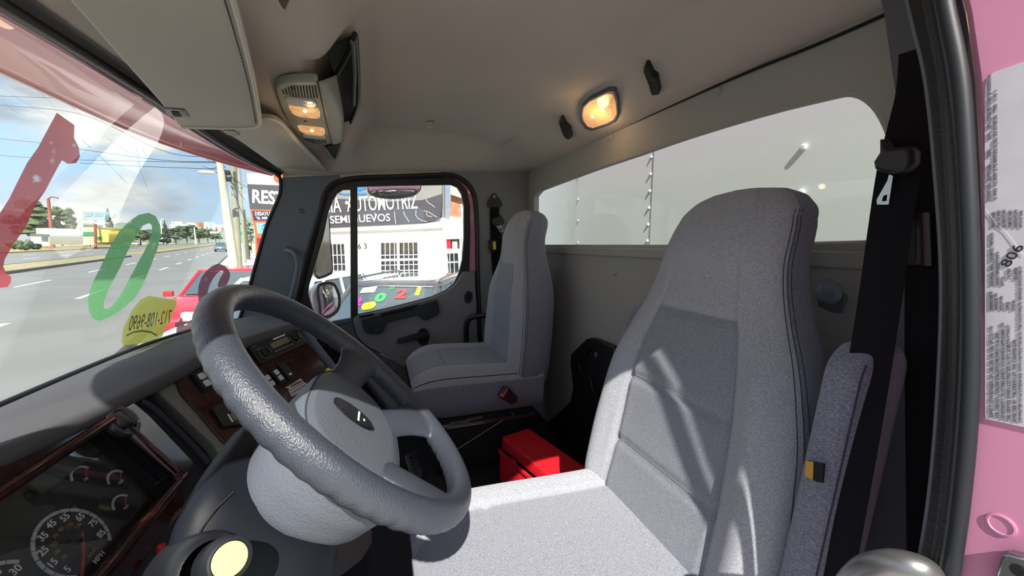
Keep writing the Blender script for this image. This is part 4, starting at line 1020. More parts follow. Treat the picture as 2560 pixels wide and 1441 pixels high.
# curved rear flap rising to the ceiling
l0 = [CN.P(*CN.px(x, y)) for x, y in kc([(752, 92), (830, 440), (905, 780), (985, 1112)])]
l1 = [on(x, y, 'z', z) for (x, y), z in zip(kc([(955, 20), (1060, 380), (1130, 700), (1110, 1082)]), (2.30, 2.292, 2.290, 2.278))]
l2 = [on(x, y, 'z', z) for (x, y), z in zip(kc([(1045, -20), (1105, 330), (1150, 700), (1158, 960)]), (2.335, 2.33, 2.32, 2.305))]
S0, S1, S2 = (smooth_path(l, 8) for l in (l0, l1, l2))
def flap(u, v):
    i = min(int(round(u*(len(S0)-1))), len(S0)-1)
    return S0[i]*(1-v)**2+(2*S1[i]-.5*S0[i]-.5*S2[i])*2*v*(1-v)+S2[i]*v**2
grid('rear_flap', len(S0), 12, flap, MT['console'], oc, solid=.002)
tube('panel_gap', [p+np.array([0, 0, -.001]) for p in S0], .0012, MT['blackm'], oc, seg=6)
rimp = [on(1045/6.55+680, -20/6.55+190, 'z', 2.335), on(872, 130, 'z', 2.37), on(884, 92, 'z', 2.385), on(890, 100, 'z', 2.392), on(896, 200, 'z', 2.40), on(893, 262, 'z', 2.395), on(876, 305, 'z', 2.36), on(858, 338, 'z', 2.315)]
rs = smooth_path(rimp, 8)
tube('pocket_rim', rs, .006, MT['black'], oc, seg=8)
def pocket(u, v):
    a = S2[min(int(u*(len(S2)-1)), len(S2)-1)]; i = 8*2+int(u*(len(rs)-1-16)); b = rs[min(i, len(rs)-1)]
    return a+(b-a)*v+np.array([0, .035*sin(pi*v), .01*sin(pi*v)])
grid('pocket', 30, 8, pocket, MT['blackm'], oc)
pk = [S2[2]+np.array([0, .004, .012]), S2[12]+np.array([0, .004, .014]), S2[20]+np.array([0, .004, .010])]
tube('retaining_bar', [on(882, 105, 'z', 2.375), on(886, 180, 'z', 2.38), on(884, 262, 'z', 2.372)], .007, MT['trimd'], oc, seg=8)
tri = CN.pxs(kc([(862, 1172), (925, 1150), (1115, 1105), (1095, 1200), (1025, 1378)]), -.012)
prism('side_recess', CN, tri, -.04, -.010, MT['blackm'], oc)
tube('recess_edge', [CN.P(*CN.px(x, y, -.008), -.008) for x, y in kc([(862, 1172), (940, 1275), (1025, 1378)])], .0035, MT['console'], oc, seg=6)
def lens(pts, m, name, ht=.006):
    return prism(name, CN, roundpoly(CN.pxs(kc(pts), .002), .008, 5), -.003, ht, m, oc, bev=.0015)
def lampmat():
    m, nt, b = nm('lit_lamp_lens'); N, L = nt.nodes, nt.links
    b.inputs['Base Color'].default_value = lin('#d8a878'); b.inputs['Roughness'].default_value = .2
    tc = N.new('ShaderNodeTexCoord'); n = N.new('ShaderNodeTexNoise'); n.inputs['Scale'].default_value = 60; L.new(tc.outputs['Object'], n.inputs['Vector'])
    r = N.new('ShaderNodeValToRGB'); L.new(n.outputs['Fac'], r.inputs['Fac']); r.color_ramp.elements[0].color = lin('#e0924c'); r.color_ramp.elements[0].position = .3
    r.color_ramp.elements[1].color = lin('#ffd9a6'); r.color_ramp.elements[1].position = .75
    L.new(r.outputs['Color'], b.inputs['Emission Color']); b.inputs['Emission Strength'].default_value = .26
    return m
MT['lampon'] = lampmat(); MT['bulb'] = emi('lamp_filament', '#ffe6a8', 1.1)
lens([(218, 358), (300, 352), (560, 385), (690, 400), (728, 440), (720, 490), (660, 500), (400, 478), (260, 450)], MT['clear'], 'clear_lens')
lens([(268, 488), (330, 483), (700, 520), (770, 545), (790, 600), (785, 670), (720, 680), (440, 655), (330, 600)], MT['lampon'], 'lit_lens')
lens([(416, 818), (470, 814), (800, 850), (858, 865), (870, 910), (860, 955), (790, 955), (530, 930), (450, 880)], MT['lampon'], 'lit_lens')
lens([(496, 950), (540, 945), (820, 972), (870, 980), (882, 1005), (865, 1028), (760, 1022), (560, 1000), (510, 985)], MT['clear'], 'clear_lens')
for q_ in ((540, 572), (655, 895)):
    a, b = CN.px(*kc([q_])[0], .006); lathe('bulb', CN, a, b, [(.0055, .005), (.005, .0085), (.003, .0105), (0, .011)], MT['bulb'], oc, seg=14)
    ld = bpy.data.lights.new('map_lamp', 'POINT'); ld.energy = .06; ld.color = (1, .68, .35); ld.shadow_soft_size = .012
    lo = bpy.data.objects.new('map_lamp', ld); C.objects.link(lo); lo.location = CN.P(a, b, .10)
slots = []
for i in range(12):
    x0 = 178+i*47; x1 = x0+22+i*2; ytop = 240-min(i, 3)*24 if i < 4 else 168; ybot = 292+i*11 if i < 3 else 330+i*3
    slots.append(((x0-4+i*1.2, ytop), (x1, min(ybot, 360))))
bm = bmesh.new()
for (p, q_) in slots:
    a0, b0 = CN.px(*kc([p])[0], .001); a1, b1 = CN.px(*kc([q_])[0], .001)
    tube_bm(bm, [CN.P(a0, b0, 0), CN.P(a1, b1, 0)], .0022, 6)
link('speaker_slots', bm_mesh(bm, 'speaker_slots'), MT['blackm'], oc); bm = bmesh.new()
for i in range(12):
    x0 = 535+i*30; p = (x0, 1015+i*2); q_ = (x0+22, 1068+min(i, 5)*8)
    a0, b0 = CN.px(*kc([p])[0], .001); a1, b1 = CN.px(*kc([q_])[0], .001)
    tube_bm(bm, [CN.P(a0, b0, 0), CN.P(a1, b1, 0)], .0018, 6)
link('speaker_slots', bm_mesh(bm, 'speaker_slots'), MT['blackm'], oc)
for q_ in ((330, 205), (545, 745), (680, 1078)):
    a, b = CN.px(*kc([q_])[0], .001); prism('screw_hole', CN, circ(.007, 16, a, b, .0035 if q_[1] > 300 else .004), -.001, .0012, MT['blackm'], oc)
# dome light and coat hooks on the sloping ceiling
DP = PL((0, -.735, 2.363), (-1, 0, 0), (0, .924, .382))
dl = thing('dome_light', 'lit amber dome light with dark frame on the ceiling above the rear window', 'dome light', tuple(DP.P(*DP.px(1495, 275), 0)))
dpx = [(1449, 290), (1453, 268), (1470, 250), (1520, 226), (1537, 226), (1546, 248), (1549, 285), (1540, 303), (1520, 314), (1480, 327), (1464, 322), (1452, 305)]
fr_o = roundpoly(DP.pxs(dpx, .01), .006); ce = np.mean(np.array(fr_o), 0)
inn = [tuple(ce+(np.array(p)-ce)*.86) for p in fr_o]
prism('frame', DP, fr_o, -.03, .012, MT['trimd'], dl, holes=[inn], bev=.003)
prism('lens', DP, [tuple(ce+(np.array(p)-ce)*.87) for p in fr_o], -.01, .009, MT['lampon'], dl, bev=.002)
for q_ in ((1480, 292), (1507, 276)):
    a, b = DP.px(*q_, .009); lathe('bulb', DP, a, b, [(.007, .008), (.006, .011), (.003, .0125), (0, .013)], MT['bulb'], dl, seg=14)
ld = bpy.data.lights.new('dome_lamp', 'POINT'); ld.energy = .16; ld.color = (1, .65, .32); ld.shadow_soft_size = .02
lo = bpy.data.objects.new('dome_lamp', ld); C.objects.link(lo); lo.location = DP.P(float(ce[0]), float(ce[1]), .05)
kh = lambda pts: crop(pts, 1360, 150, 2.62)
def hook(pts, holes_, label):
    o_ = DP.pxs(kh(pts), .012); c0 = DP.P(*o_[0], 0)
    t = thing('coat_hook', label, 'coat hook', tuple(c0))
    prism('body', DP, roundpoly(o_, .003), -.012, .020, MT['black'], t, bev=.003)
    for x, y in holes_:
        a, b = DP.px(*kh([(x, y)])[0], .0205); lathe('screw_hole', DP, a, b, [(.004, .0205), (.004, .021), (0, .021)], MT['blackm'], t, seg=12)
    return t
hook([(652, 62), (660, 36), (680, 36), (712, 92), (742, 108), (765, 190), (757, 214), (712, 220), (700, 195), (688, 150), (678, 128)], [(695, 155), (708, 192)], 'black coat hook between the dome light and the near end of the ceiling')
hook([(100, 398), (110, 384), (122, 392), (140, 425), (172, 448), (186, 498), (168, 512), (148, 508), (126, 480), (118, 455)], [(143, 470), (152, 495)], 'black coat hook on the far side of the dome light')
h3 = DP.pxs([(694, 0), (700, 34), (708, 32), (720, -4), (724, -30), (700, -30)]) if 0 else None
HP = PL((0, 0, 2.33), (1, 0, 0), (0, -1, 0))
h3 = thing('coat_hook', 'dark clip on the ceiling in front of the overhead console, cut by the frame', 'coat hook', tuple(HP.P(*HP.px(706, 10), 0)))
prism('body', HP, roundpoly(HP.pxs([(690, -40), (694, 10), (699, 34), (707, 30), (722, -2), (730, -40)], .01), .004), -.02, .016, MT['black'], h3, bev=.002)
# small ceiling fittings
CP = PL((0, 0, 2.415), (1, 0, 0), (0, -1, 0))
b1_ = lathe('ceiling_button', CP, *CP.px(1075, 314, .0), [(.016, -.012), (.015, .008), (.010, .013), (0, .014)], MT['headliner'], seg=20); tag(b1_, 'small cloth covered button in the middle of the headliner', 'button')
b2_ = prism('ceiling_patch', CP, roundpoly(CP.pxs([(1243, 368), (1272, 340), (1303, 333), (1300, 342), (1275, 366), (1248, 370)], .0), .01), -.02, .012, MT['visor'], bev=.003); tag(b2_, 'small dark oval pad on the far end of the headliner', 'pad')
# ================================================================== seats
CX = .597
def zt_(zs, z): return interp(z, zs[0], zs[1])
HW = ([1.20, 1.33, 1.46, 1.60, 1.70, 1.78, 1.85, 1.93, 1.965, 1.99, 2.004, 2.010], [.235, .258, .258, .240, .208, .170, .148, .140, .130, .108, .075, .030])
def lerpl(x, xs, ys):
    for i in range(len(xs)-1):
        if x <= xs[i+1] or i == len(xs)-2:
            t = min(max((x-xs[i])/(xs[i+1]-xs[i]), 0), 1); return ys[i]+(ys[i+1]-ys[i])*t
ZS = [1.20+(1.93-1.20)*i/70 for i in range(71)]+[1.93+.080*sin(pi/2*i/16) for i in range(1, 17)]
class SeatP:
    cx = CX; dz = 0.0; y0 = -.492; lean = .205; bk = 1.0; cy = 0.0; cb = .105; hwk = 1.0
def back(u, v, S=SeatP):
    f = v*(len(ZS)-1); i = min(int(f), len(ZS)-2); z = ZS[i]+(ZS[i+1]-ZS[i])*(f-i)
    return back_at(2*pi*u, z, 0.0, S)
def back_at(t, z, out=0.0, S=SeatP):
    h = sum(lerpl(z+o, *HW) for o in (-.03, -.015, 0, .015, .03))/5 if z < 1.95 else lerpl(z, *HW)
    h *= S.hwk
    e = 2/3.6; cx, sy = cos(t), sin(t)
    a = abs(cx)**e*(1 if cx >= 0 else -1); b = abs(sy)**e*(1 if sy >= 0 else -1)
    k = sqrt(max(1-((z-1.93)/.082)**2, .02)) if z > 1.93 else 1
    bot = sqrt(max(1-((1.26-z)/.065)**2, .05)) if z < 1.26 else 1
    df, dbk = .060*k*bot, (.085-.03*sst(1.6, 1.9, z))*k*bot*S.bk
    y = b*(df if sy > 0 else dbk)
    if sy > 0:
        bo = .030*(1-sst(1.62, 1.80, z))*sst(1.2, 1.35, z)
        y += bo*exp(-((abs(a)-.80)/.17)**2)*min(1, b*1.2)
        w = 1-sst(1.745, 1.775, z)
        y -= .0075*w*exp(-((abs(a)-.56)/.022)**2)           # seams of the centre panel
        if abs(a) < .56:
            for z0 in (1.762, 1.60-.02*a*a, 1.44):
                y -= .006*exp(-((z-z0)/.007)**2)
            y += .004*sin((z-1.2)*18)
        y += .010*exp(-((z-1.90)/.05)**2)*(1-abs(a)**2)
    y0 = S.y0-S.lean*(z-1.30)-.02*sst(1.85, 2.0, z)
    return np.array([S.cx+a*(h+out), y0-.060+y+(out if sy > 0 else -out), z+S.dz])
def bmat(u, v):
    t = 2*pi*u; e = 2/3.6; a = abs(cos(t))**e; f = v*(len(ZS)-1); z = ZS[min(int(f), len(ZS)-1)]
    if sin(t) > .12:
        if a < .56 and z < 1.762: return 1
        return 0 if a < .985 else 2
    return 2
FB = [MT['fab'], MT['fabc'], MT['fabs']]
def cush(u, v, S=SeatP):
    t = 2*pi*u; e = 2/3.4; cx, sz = cos(t), sin(t)
    a = abs(cx)**e*(1 if cx >= 0 else -1); b = abs(sz)**e*(1 if sz >= 0 else -1)
    y = -.60+.555*v
    k = sqrt(max(1-((y+.19)/.148)**2, .0)) if y > -.19 else 1
    kw = .80+.20*k
    h = .238*kw+.004
    zc_ = 1.257
    top = (.072+.015*sst(-.5, -.15, y))
    z = b*(top*k if sz > 0 else S.cb*k)
    if sz > 0:
        z += (.020*exp(-((abs(a)-.80)/.16)**2)-.006*exp(-((abs(a)-.58)/.022)**2))*min(1, b*1.2)*k
        if abs(a) < .58: z -= .006*exp(-((y+.20)/.008)**2)
    return (S.cx+a*h, y+S.cy, zc_+z+S.dz)
def cmat(u, v):
    t = 2*pi*u; e = 2/3.4; a = abs(cos(t))**e
    if sin(t) > .15: return 1 if a < .58 else 0
    return 2
def make_seat(label, S):
    seat = thing('truck_seat', label, 'seat', (S.cx, -.4, FZ), 'grey fabric truck seats')
    grid('backrest', 200, len(ZS), lambda u, v: back(u, v, S), FB, seat, closed_u=True, caps=True, matf=bmat)
    for k, tt in enumerate((pi-.33, pi-.22, pi-.12, .33, .22)):
        tube('seam', [back_at(tt, 1.26+.70*i/60, .0003, S) for i in range(61)], .0008, MT['stitch'], seat, seg=5)
    grid('cushion', 180, 90, lambda u, v: cush(u, v, S), FB, seat, closed_u=True, matf=cmat)
    for q in (.065, .435): tube('welt', smooth_path([cush(q, 1-i/40, S) for i in range(40)], 2), .002, MT['stitch'], seat, seg=5)
    bm = bmesh.new(); zt = 1.257-S.cb+S.dz+.012
    box_bm(bm, Matrix.Translation((S.cx, -.33+S.cy, (FZ+zt)/2)), .38, .40, zt-FZ-.004, .02); box_bm(bm, Matrix.Translation((S.cx, -.33+S.cy, zt)), .42, .46, .03, .008)
    link('pedestal', bm_mesh(bm, 'pedestal', auto=40), MT['skirt'], seat)
    for s in (-1, 1): box('slide_rail', (S.cx+s*.19, -.33+S.cy, zt-.025), (.014, .50, .022), MT['steelw'], seat, bev=.002)
    return seat
seat = make_seat('grey fabric driver seat, sunlit, nearest to the door opening', SeatP)
class P2(SeatP): cx = CX+1.125; dz = .04; y0 = -.530; lean = .085; bk = 1.65; cy = -.065; cb = .15; hwk = .96
s2 = make_seat('grey fabric passenger seat in shade by the far door', P2)
# folded armrests of the driver seat
def arm(x0, hx, y0, hy, z0, z1, name, lean=.2, name_seam=True):
    def f(u, v):
        t = 2*pi*u; e = 2/4; cx, sy = cos(t), sin(t); n = 24
        z = z0+(z1-z0)*v; r = .045
        k = sqrt(max(1-max(0, (z-(z1-r))/r)**2, .02))*sqrt(max(1-max(0, ((z0+r)-z)/r)**2, .02))
        a = abs(cx)**e*(1 if cx >= 0 else -1)*hx*(.75+.25*k)*(1 if k > .2 else max(k*4, .1)); b = abs(sy)**e*(1 if sy >= 0 else -1)*hy*k
        return (x0+a, y0-lean*(z-z0)+b, z)
    if name_seam: tube('armrest_seam', [f(.372, .05+.9*k/40) for k in range(41)], .0014, MT['stitch'], seat, seg=5)
    return grid(name, 48, 60, f, MT['fabs'], seat, closed_u=True, caps=True)
arm(.318, .025, -.545, .056, 1.30, 1.772, 'armrest', .17)
arm(.900, .030, -.665, .050, 1.40, 1.735, 'armrest', .20)
hp = [(2018, 1152), (2060, 1160), (2056, 1208), (2042, 1205), (2014, 1190)]
HPn = PL(on(2038, 1180, 'y', -.527), (-1, 0, 0), (0, -.17, 1))
prism('armrest_slot', HPn, HPn.pxs(hp), -.003, .0012, MT['blackm'], seat)
prism('slot_foam', HPn, HPn.pxs([(2018, 1152), (2036, 1156), (2034, 1200), (2014, 1190)]), -.002, .0020, mat('yellow_foam', '#c89a3c', .9), seat)
# buckle hanging on the passenger seat side
bk = thing('belt_buckle', 'black seat belt buckle lying against the near side of the passenger seat cushion', 'belt buckle', tuple(on(1270, 990, 'x', 1.462)))
BK = PL((1.468, 0, 1.9), (0, -1, 0), (0, 0, 1))
kb = lambda pts: crop(pts, 960, 960, 5.12)
prism('housing', BK, roundpoly(BK.pxs(kb([(1462, 160), (1545, 35), (1600, 60), (1705, 165), (1690, 225), (1630, 265)]), .015), .005), .0, .024, MT['black'], bk, bev=.003)
prism('release_button', BK, roundpoly(BK.pxs(kb([(1475, 155), (1545, 50), (1590, 70), (1525, 178)]), .025), .002), .022, .0262, mat('dull_red_button', '#c26a72', .5), bk)
prism('button_slot', BK, BK.pxs(kb([(1510, 120), (1550, 60), (1562, 66), (1522, 130)]), .027), .025, .0268, MT['blackm'], bk)
# seat mechanism bits below the passenger seat
me_ = thing('seat_mechanism', 'dirty metal slide bracket under the front of the passenger seat', 'bracket', tuple(on(1160, 1055, 'x', 1.50)))
MK = PL((1.505, 0, 1.9), (0, -1, 0), (0, 0, 1))
prism('bracket', MK, MK.pxs(kb([(695, 480), (720, 485), (740, 530), (840, 510), (850, 490), (1040, 460), (1080, 445), (1260, 410), (1268, 432), (1120, 465), (1060, 495), (930, 500), (840, 530), (740, 555), (700, 555)])), -.01, .004, MT['steelw'], me_)
prism('bolt', MK, MK.pxs(kb([(778, 540), (802, 536), (800, 575), (782, 585)])), .0, .012, MT['chrome'], me_)
tube('cable', [on(*p, 'x', 1.40) for p in kb([(905, 862), (1525, 465)])], .0022, MT['steelw'], me_, seg=6)
prism('rear_bolt', MK, MK.pxs(kb([(1630, 360), (1650, 356), (1648, 392), (1636, 395)])), .0, .012, MT['steelw'], me_)
# ================================================================== painted digits on the windshield
def glass_art(name, outs, holes, m, parent, off=.004, sub=3):
    """paint on the outer face of the glass; outlines given as photo points"""
    def xz(pts): return [(lambda p: (p[0], p[2]))(ws_hit(x, y, off)) for x, y in pts]
    me = prism_me([xz(o) for o in outs], .0, [xz(h) for h in holes])
    bm = bmesh.new(); bm.from_mesh(me); bpy.data.meshes.remove(me)
    bmesh.ops.triangulate(bm, faces=bm.faces[:])
    for _ in range(sub):
        es = [e for e in bm.edges if e.calc_length() > .03]
        if es: bmesh.ops.subdivide_edges(bm, edges=es, cuts=1, use_grid_fill=False); bmesh.ops.triangulate(bm, faces=bm.faces[:])
    for v in bm.verts: v.co = (v.co.x, ws_y(v.co.x, v.co.y)+off, v.co.y)
    return link(name, bm_mesh(bm, name), m, parent)
g2 = lambda pts: crop(pts, 0, 350, 2.6194)
pm = {k: paintfilm('window_paint_'+k, c, al) for k, c, al in (('red', '#d86470', .93), ('green', '#86d890', .93), ('plum', '#8d5a6a', .95), ('lime', '#b5b956', .93), ('mark', '#5a5c30', .9))}
d1 = glass_art('painted_digit', [[(142, 282), (186, 313), (185, 345), (197, 369), (200, 392), (191, 408), (169, 410), (155, 401), (148, 412), (114, 476), (88, 514), (65, 567), (30, 617), (12, 648), (8, 667), (15, 682), (28, 693), (27, 707), (19, 718), (0, 720), (-40, 722), (-62, 690), (-45, 640), (-20, 560), (0, 533), (23, 497), (68, 407), (95, 369)]], [], pm['red'], None)
tag(d1, 'large red painted 1 on the windshield, peeling in places', 'painted digit')
d0 = glass_art('painted_digit', [g2([(975, 478), (1020, 500), (1050, 560), (1055, 620), (1030, 720), (990, 820), (940, 940), (880, 1040), (800, 1110), (720, 1160), (650, 1188), (610, 1175), (580, 1120), (575, 1040), (600, 950), (660, 830), (720, 700), (780, 600), (850, 530), (910, 490)])], [g2([(975, 545), (995, 560), (992, 620), (950, 720), (890, 830), (830, 940), (780, 1030), (730, 1090), (695, 1110), (680, 1100), (680, 1060), (720, 960), (790, 830), (850, 700), (900, 610), (935, 562)])], pm['green'], None)
tag(d0, 'large green painted 0 on the windshield', 'painted digit')
g7 = lambda pts: crop(pts, 400, 640, 6.003)
d2 = glass_art('painted_digit', [g7([(900, 122), (970, 150), (1030, 210), (1052, 270), (1045, 340), (1010, 420), (960, 480), (905, 490), (865, 460), (870, 410), (910, 320), (955, 250), (945, 222), (910, 222), (850, 270), (790, 350), (745, 440), (715, 540), (720, 610), (700, 690), (680, 800), (690, 900), (640, 900), (600, 760), (575, 650), (568, 560), (580, 440), (620, 330), (690, 230), (780, 155), (850, 125)]),
     g7([(245, 1165), (247, 1090), (280, 990), (320, 925), (338, 940), (340, 1000), (365, 1045), (400, 1035), (450, 970), (510, 945), (570, 960), (610, 990), (680, 1010), (690, 1070), (600, 1095), (400, 1140)])], [], pm['plum'], None)
tag(d2, 'large plum painted 2 on the windshield, behind the wheel rim', 'painted digit')
ph_ = thing('painted_phone_patch', 'yellow-green painted patch with a phone number low on the windshield', 'painted patch', tuple(ws_hit(370, 800, .004)))
glass_art('patch', [g2([(975, 1020), (1155, 1050), (1156, 1085), (1110, 1190), (1060, 1290), (960, 1330), (810, 1347), (795, 1322), (808, 1230), (868, 1110), (918, 1048)])], [], pm['lime'], ph_)
def glass_text(name, s, pr, plft, hpx, m, parent, off):
    """lettering painted on the outside, so it reads mirrored from within: starts at photo point pr and runs to plft"""
    A_ = ws_hit(*pr, off); B_ = ws_hit(*plft, off); T_ = ws_hit(pr[0]+6, pr[1]-hpx, off)
    me = text_me(s, 1.0, 0, 'LEFT', .01); w = max(v.co.x for v in me.vertices)
    bm = bmesh.new(); bm.from_mesh(me); bpy.data.meshes.remove(me)
    X = (B_-A_)/w; Y = (T_-A_)/.72
    for v in bm.verts:
        a, b = v.co.x, v.co.y; q_ = A_+X*a+Y*(b+.0)
        v.co = (q_[0], ws_y(q_[0], q_[2])+off, q_[2])
    return link(name, bm_mesh(bm, name), m, parent)
glass_text('phone_number', '712-108-9690', (428, 793), (323, 812), 34, pm['mark'], ph_, .0030)
glass_art('underline', [g2([(825, 1278), (870, 1256), (930, 1245), (990, 1255), (1030, 1278), (1026, 1286), (985, 1265), (930, 1256), (870, 1266), (828, 1288)])], [], pm['mark'], ph_, .0030)
# dried water streaks on the glass
stm = glass('dried_streak', .0, .16, '#ffffff')
bm = bmesh.new()
for pts, w in (([(0, 175), (80, 215), (140, 270)], 2.2), ([(0, 215), (60, 255), (130, 295)], 2), ([(100, 210), (160, 250), (205, 290)], 2.4), ([(0, 250), (60, 290), (130, 295)], 1.6), ([(205, 350), (260, 400), (320, 460)], 2.2), ([(262, 340), (310, 375), (355, 390)], 2), ([(275, 335), (340, 350), (372, 405)], 2), ([(455, 345), (449, 400), (462, 458)], 2.4), ([(340, 350), (350, 420), (372, 480)], 1.8)):
    P_ = [ws_hit(x, y, -.002) for x, y in pts]; P_ = smooth_path(P_, 5)
    for p0, p1 in zip(P_, P_[1:]):
        d = np.array([w*.0012, 0, w*.0005]); q_ = [bm.verts.new(tuple(p)) for p in (p0-d, p0+d, p1+d, p1-d)]; bm.faces.new(q_)
so = link('glass_streaks', bm_mesh(bm, 'glass_streaks'), stm, w1)
# ================================================================== truck body outside
m, nt, b = nm('aluminium_skin'); b.inputs['Base Color'].default_value = lin('#dfeae6'); b.inputs['Roughness'].default_value = .4; b.inputs['Metallic'].default_value = 0
N, L = nt.nodes, nt.links; tc = N.new('ShaderNodeTexCoord'); mp = N.new('ShaderNodeMapping'); mp.inputs['Scale'].default_value = (220, 1, 2); n = N.new('ShaderNodeTexNoise'); n.inputs['Scale'].default_value = 1
L.new(tc.outputs['Object'], mp.inputs['Vector']); L.new(mp.outputs['Vector'], n.inputs['Vector']); bp_ = N.new('ShaderNodeBump'); bp_.inputs['Strength'].default_value = .03; L.new(n.outputs['Fac'], bp_.inputs['Height']); L.new(bp_.outputs['Normal'], b.inputs['Normal'])
MT['truckbox'] = m
BW = PL((0, -1.10, 1.9), (-1, 0, 0), (0, 0, 1))
tbx_ = thing('cargo_box', 'pale riveted aluminium cargo box right behind the cab', 'cargo box', (1.2, -2.5, .9))
XJ = float(on(1630, 480, 'y', -1.10)[0])
box('front_panel', ((XJ-.2)/2, -1.12, 2.2), (XJ+.2, .04, 2.6), m, tbx_)
box('front_panel', ((XJ+2.95)/2, -1.119, 2.2), (2.95-XJ, .04, 2.6), m, tbx_)
box('box_body', (1.37, -3.2, 2.2), (3.1, 4.08, 2.6), m, tbx_)
box('chassis', (1.2, -3.0, .55), (1.0, 4.0, .7), MT['blackm'], tbx_)
for s_x in (.1, 2.3): tube('rear_wheel', [(s_x-.14, -3.9, .45), (s_x+.14, -3.9, .45)], .45, MT['blackm'], tbx_, seg=28)
bm = bmesh.new()
for i in range(16):
    z = 1.70+.070*i; lathe_bm(bm, BW, -XJ-.012, z-1.9, [(.0075, 0), (.007, .004), (.004, .007), (0, .0075)], 10)
for y in (442, 499, 551.5, 607, 660):
    a, b2 = BW.px(1446, y); lathe_bm(bm, BW, a, b2, [(.007, 0), (.006, .004), (.0035, .006), (0, .007)], 10)
link('rivets', bm_mesh(bm, 'rivets', smooth=True), m, tbx_)
for (x, y) in ((2010, 369), (2004, 482), (2000, 600)):
    a, b2 = BW.px(x, y); lathe('bolt', BW, a, b2, [(.009, 0), (.009, .006), (.007, .009), (0, .010)], m, tbx_, seg=12)
tube('panel_joint', [BW.P(-XJ, -.9, .001), BW.P(-XJ, 1.2, .001)], .0018, MT['steelw'], tbx_, seg=5)
# ------------------------------------------------------------------ mirrors outside the passenger door
cm = on(815, 640, 'x', 2.47)
MP = PL(cm, (.42, -.9, 0), (0, 0, 1))
k4_ = lambda pts: crop(pts, 750, 600, 6.547)
sm = thing('side_mirror', 'tall flat side mirror in a pale shell outside the passenger window', 'mirror', tuple(MP.P(0, 0, -.05)), 'passenger side mirrors')
o1 = [(770, 520), (800, 512), (820, 520), (824, 560), (826, 600), (832, 672), (830, 685), (812, 694), (795, 699), (786, 690), (776, 640)]
prism('shell', MP, roundpoly(MP.pxs(o1), .008), -.07, -.002, MT['carwhite'], sm, bev=.008)
cc = np.mean(np.array(MP.pxs(o1)), 0); o1i = [tuple(cc+(np.array(p)-cc)*.92) for p in MP.pxs(o1)]
prism('frame', MP, roundpoly(MP.pxs(o1), .008), -.004, .006, MT['rubberg'], sm, holes=[roundpoly(o1i, .006)])
prism('glass', MP, roundpoly(o1i, .006), -.003, .003, MT['chrome'], sm)
sm2 = thing('side_mirror', 'rounded convex side mirror below the tall mirror outside the passenger window', 'mirror', tuple(MP.P(.05, -.2, -.05)), 'passenger side mirrors')
o2 = k4_([(285, 740), (330, 705), (440, 680), (540, 690), (590, 740), (640, 850), (665, 950), (660, 1090), (620, 1180), (540, 1250), (430, 1295), (340, 1290), (312, 1200), (290, 1000), (268, 850)])
o2s = k4_([(190, 850), (285, 745), (440, 690), (560, 740), (600, 1200), (430, 1290), (300, 1300), (230, 1230), (190, 1050)])
prism('shell', MP, roundpoly(MP.pxs(o2s), .02), -.08, -.004, MT['carwhite'], sm2, bev=.012)
c2 = np.array(MP.pxs(o2)); cc2 = c2.mean(0)
prism('frame', MP, roundpoly([tuple(p) for p in c2], .01), -.004, .008, MT['rubberg'], sm2, holes=[roundpoly([tuple(cc2+(p-cc2)*.86) for p in c2], .01)], bev=.002)
ou = smooth_path([np.array(p) for p in c2], 3, True); no = len(ou)
grid('glass', no, 8, lambda u, v: MP.P(*(cc2+(ou[int(round(u*no)) % no]-cc2)*.87*v), .001+.022*(1-v*v)), MT['chrome'], sm2, closed_u=True)
tube('mirror_arm', [MP.P(-.10, .05, -.03), MP.P(-.12, -.12, -.05), MP.P(-.09, -.30, -.04)], .014, MT['black'], sm2)
# mirror at the top of the passenger window (round look-down mirror)
k6 = lambda pts: crop(pts, 820, 440, 7.11)
LM = PL(on(985, 475, 'x', 2.42), (0, -1, 0), (.25, 0, .97))
lm = thing('look_down_mirror', 'chrome convex look-down mirror at the top of the passenger window', 'mirror', tuple(LM.P(0, 0, -.02)))
lo_ = LM.pxs(k6([(695, 185), (700, 250), (730, 300), (850, 345), (1000, 370), (1150, 378), (1300, 370), (1450, 345), (1570, 310), (1650, 240), (1665, 175), (1640, 130), (1200, 100), (800, 110)]))
cl_ = np.array(lo_); cc3 = cl_.mean(0)
prism('shell', LM, roundpoly(lo_, .01), -.04, .0, MT['black'], lm, bev=.004)
ol = smooth_path([np.array(p) for p in cl_], 3, True); n3 = len(ol)
grid('glass', n3, 8, lambda u, v: LM.P(*(cc3+(ol[int(round(u*n3)) % n3]-cc3)*.95*v), .002+.03*(1-v*v)), MT['chrome'], lm, closed_u=True)
# ================================================================== outside world
RD = np.array([cos(radians(15.6)), sin(radians(15.6))]); RN = np.array([-RD[1], RD[0]])
def rp(s, n, z=0.0): return (float(RD[0]*s+RN[0]*n), float(RD[1]*s+RN[1]*n), z)
def rstrip(name, n0, n1, s0, s1, z, h, m, parent=None):
    bm = bmesh.new(); v = [bm.verts.new(rp(s, n, zz)) for zz in (z, z+h) for s, n in ((s0, n0), (s1, n0), (s1, n1), (s0, n1))]
    for f in ((0, 1, 2, 3), (4, 5, 6, 7), (0, 1, 5, 4), (1, 2, 6, 5), (2, 3, 7, 6), (3, 0, 4, 7)): bm.faces.new([v[i] for i in f])
    return link(name, bm_mesh(bm, name), m, parent)
grd = box('ground', (0, 0, -.36), (2600, 2600, .1), MT['sand']); tag(grd, 'sandy ground', kind='structure')
tag(rstrip('road', 1.9, 10.8, -80, 900, -.30, .30, MT['asphalt']), 'near carriageway of the avenue', kind='structure')
tag(rstrip('road', 14.0, 27.0, -80, 900, -.30, .30, MT['asphalt']), 'far carriageway of the avenue', kind='structure')
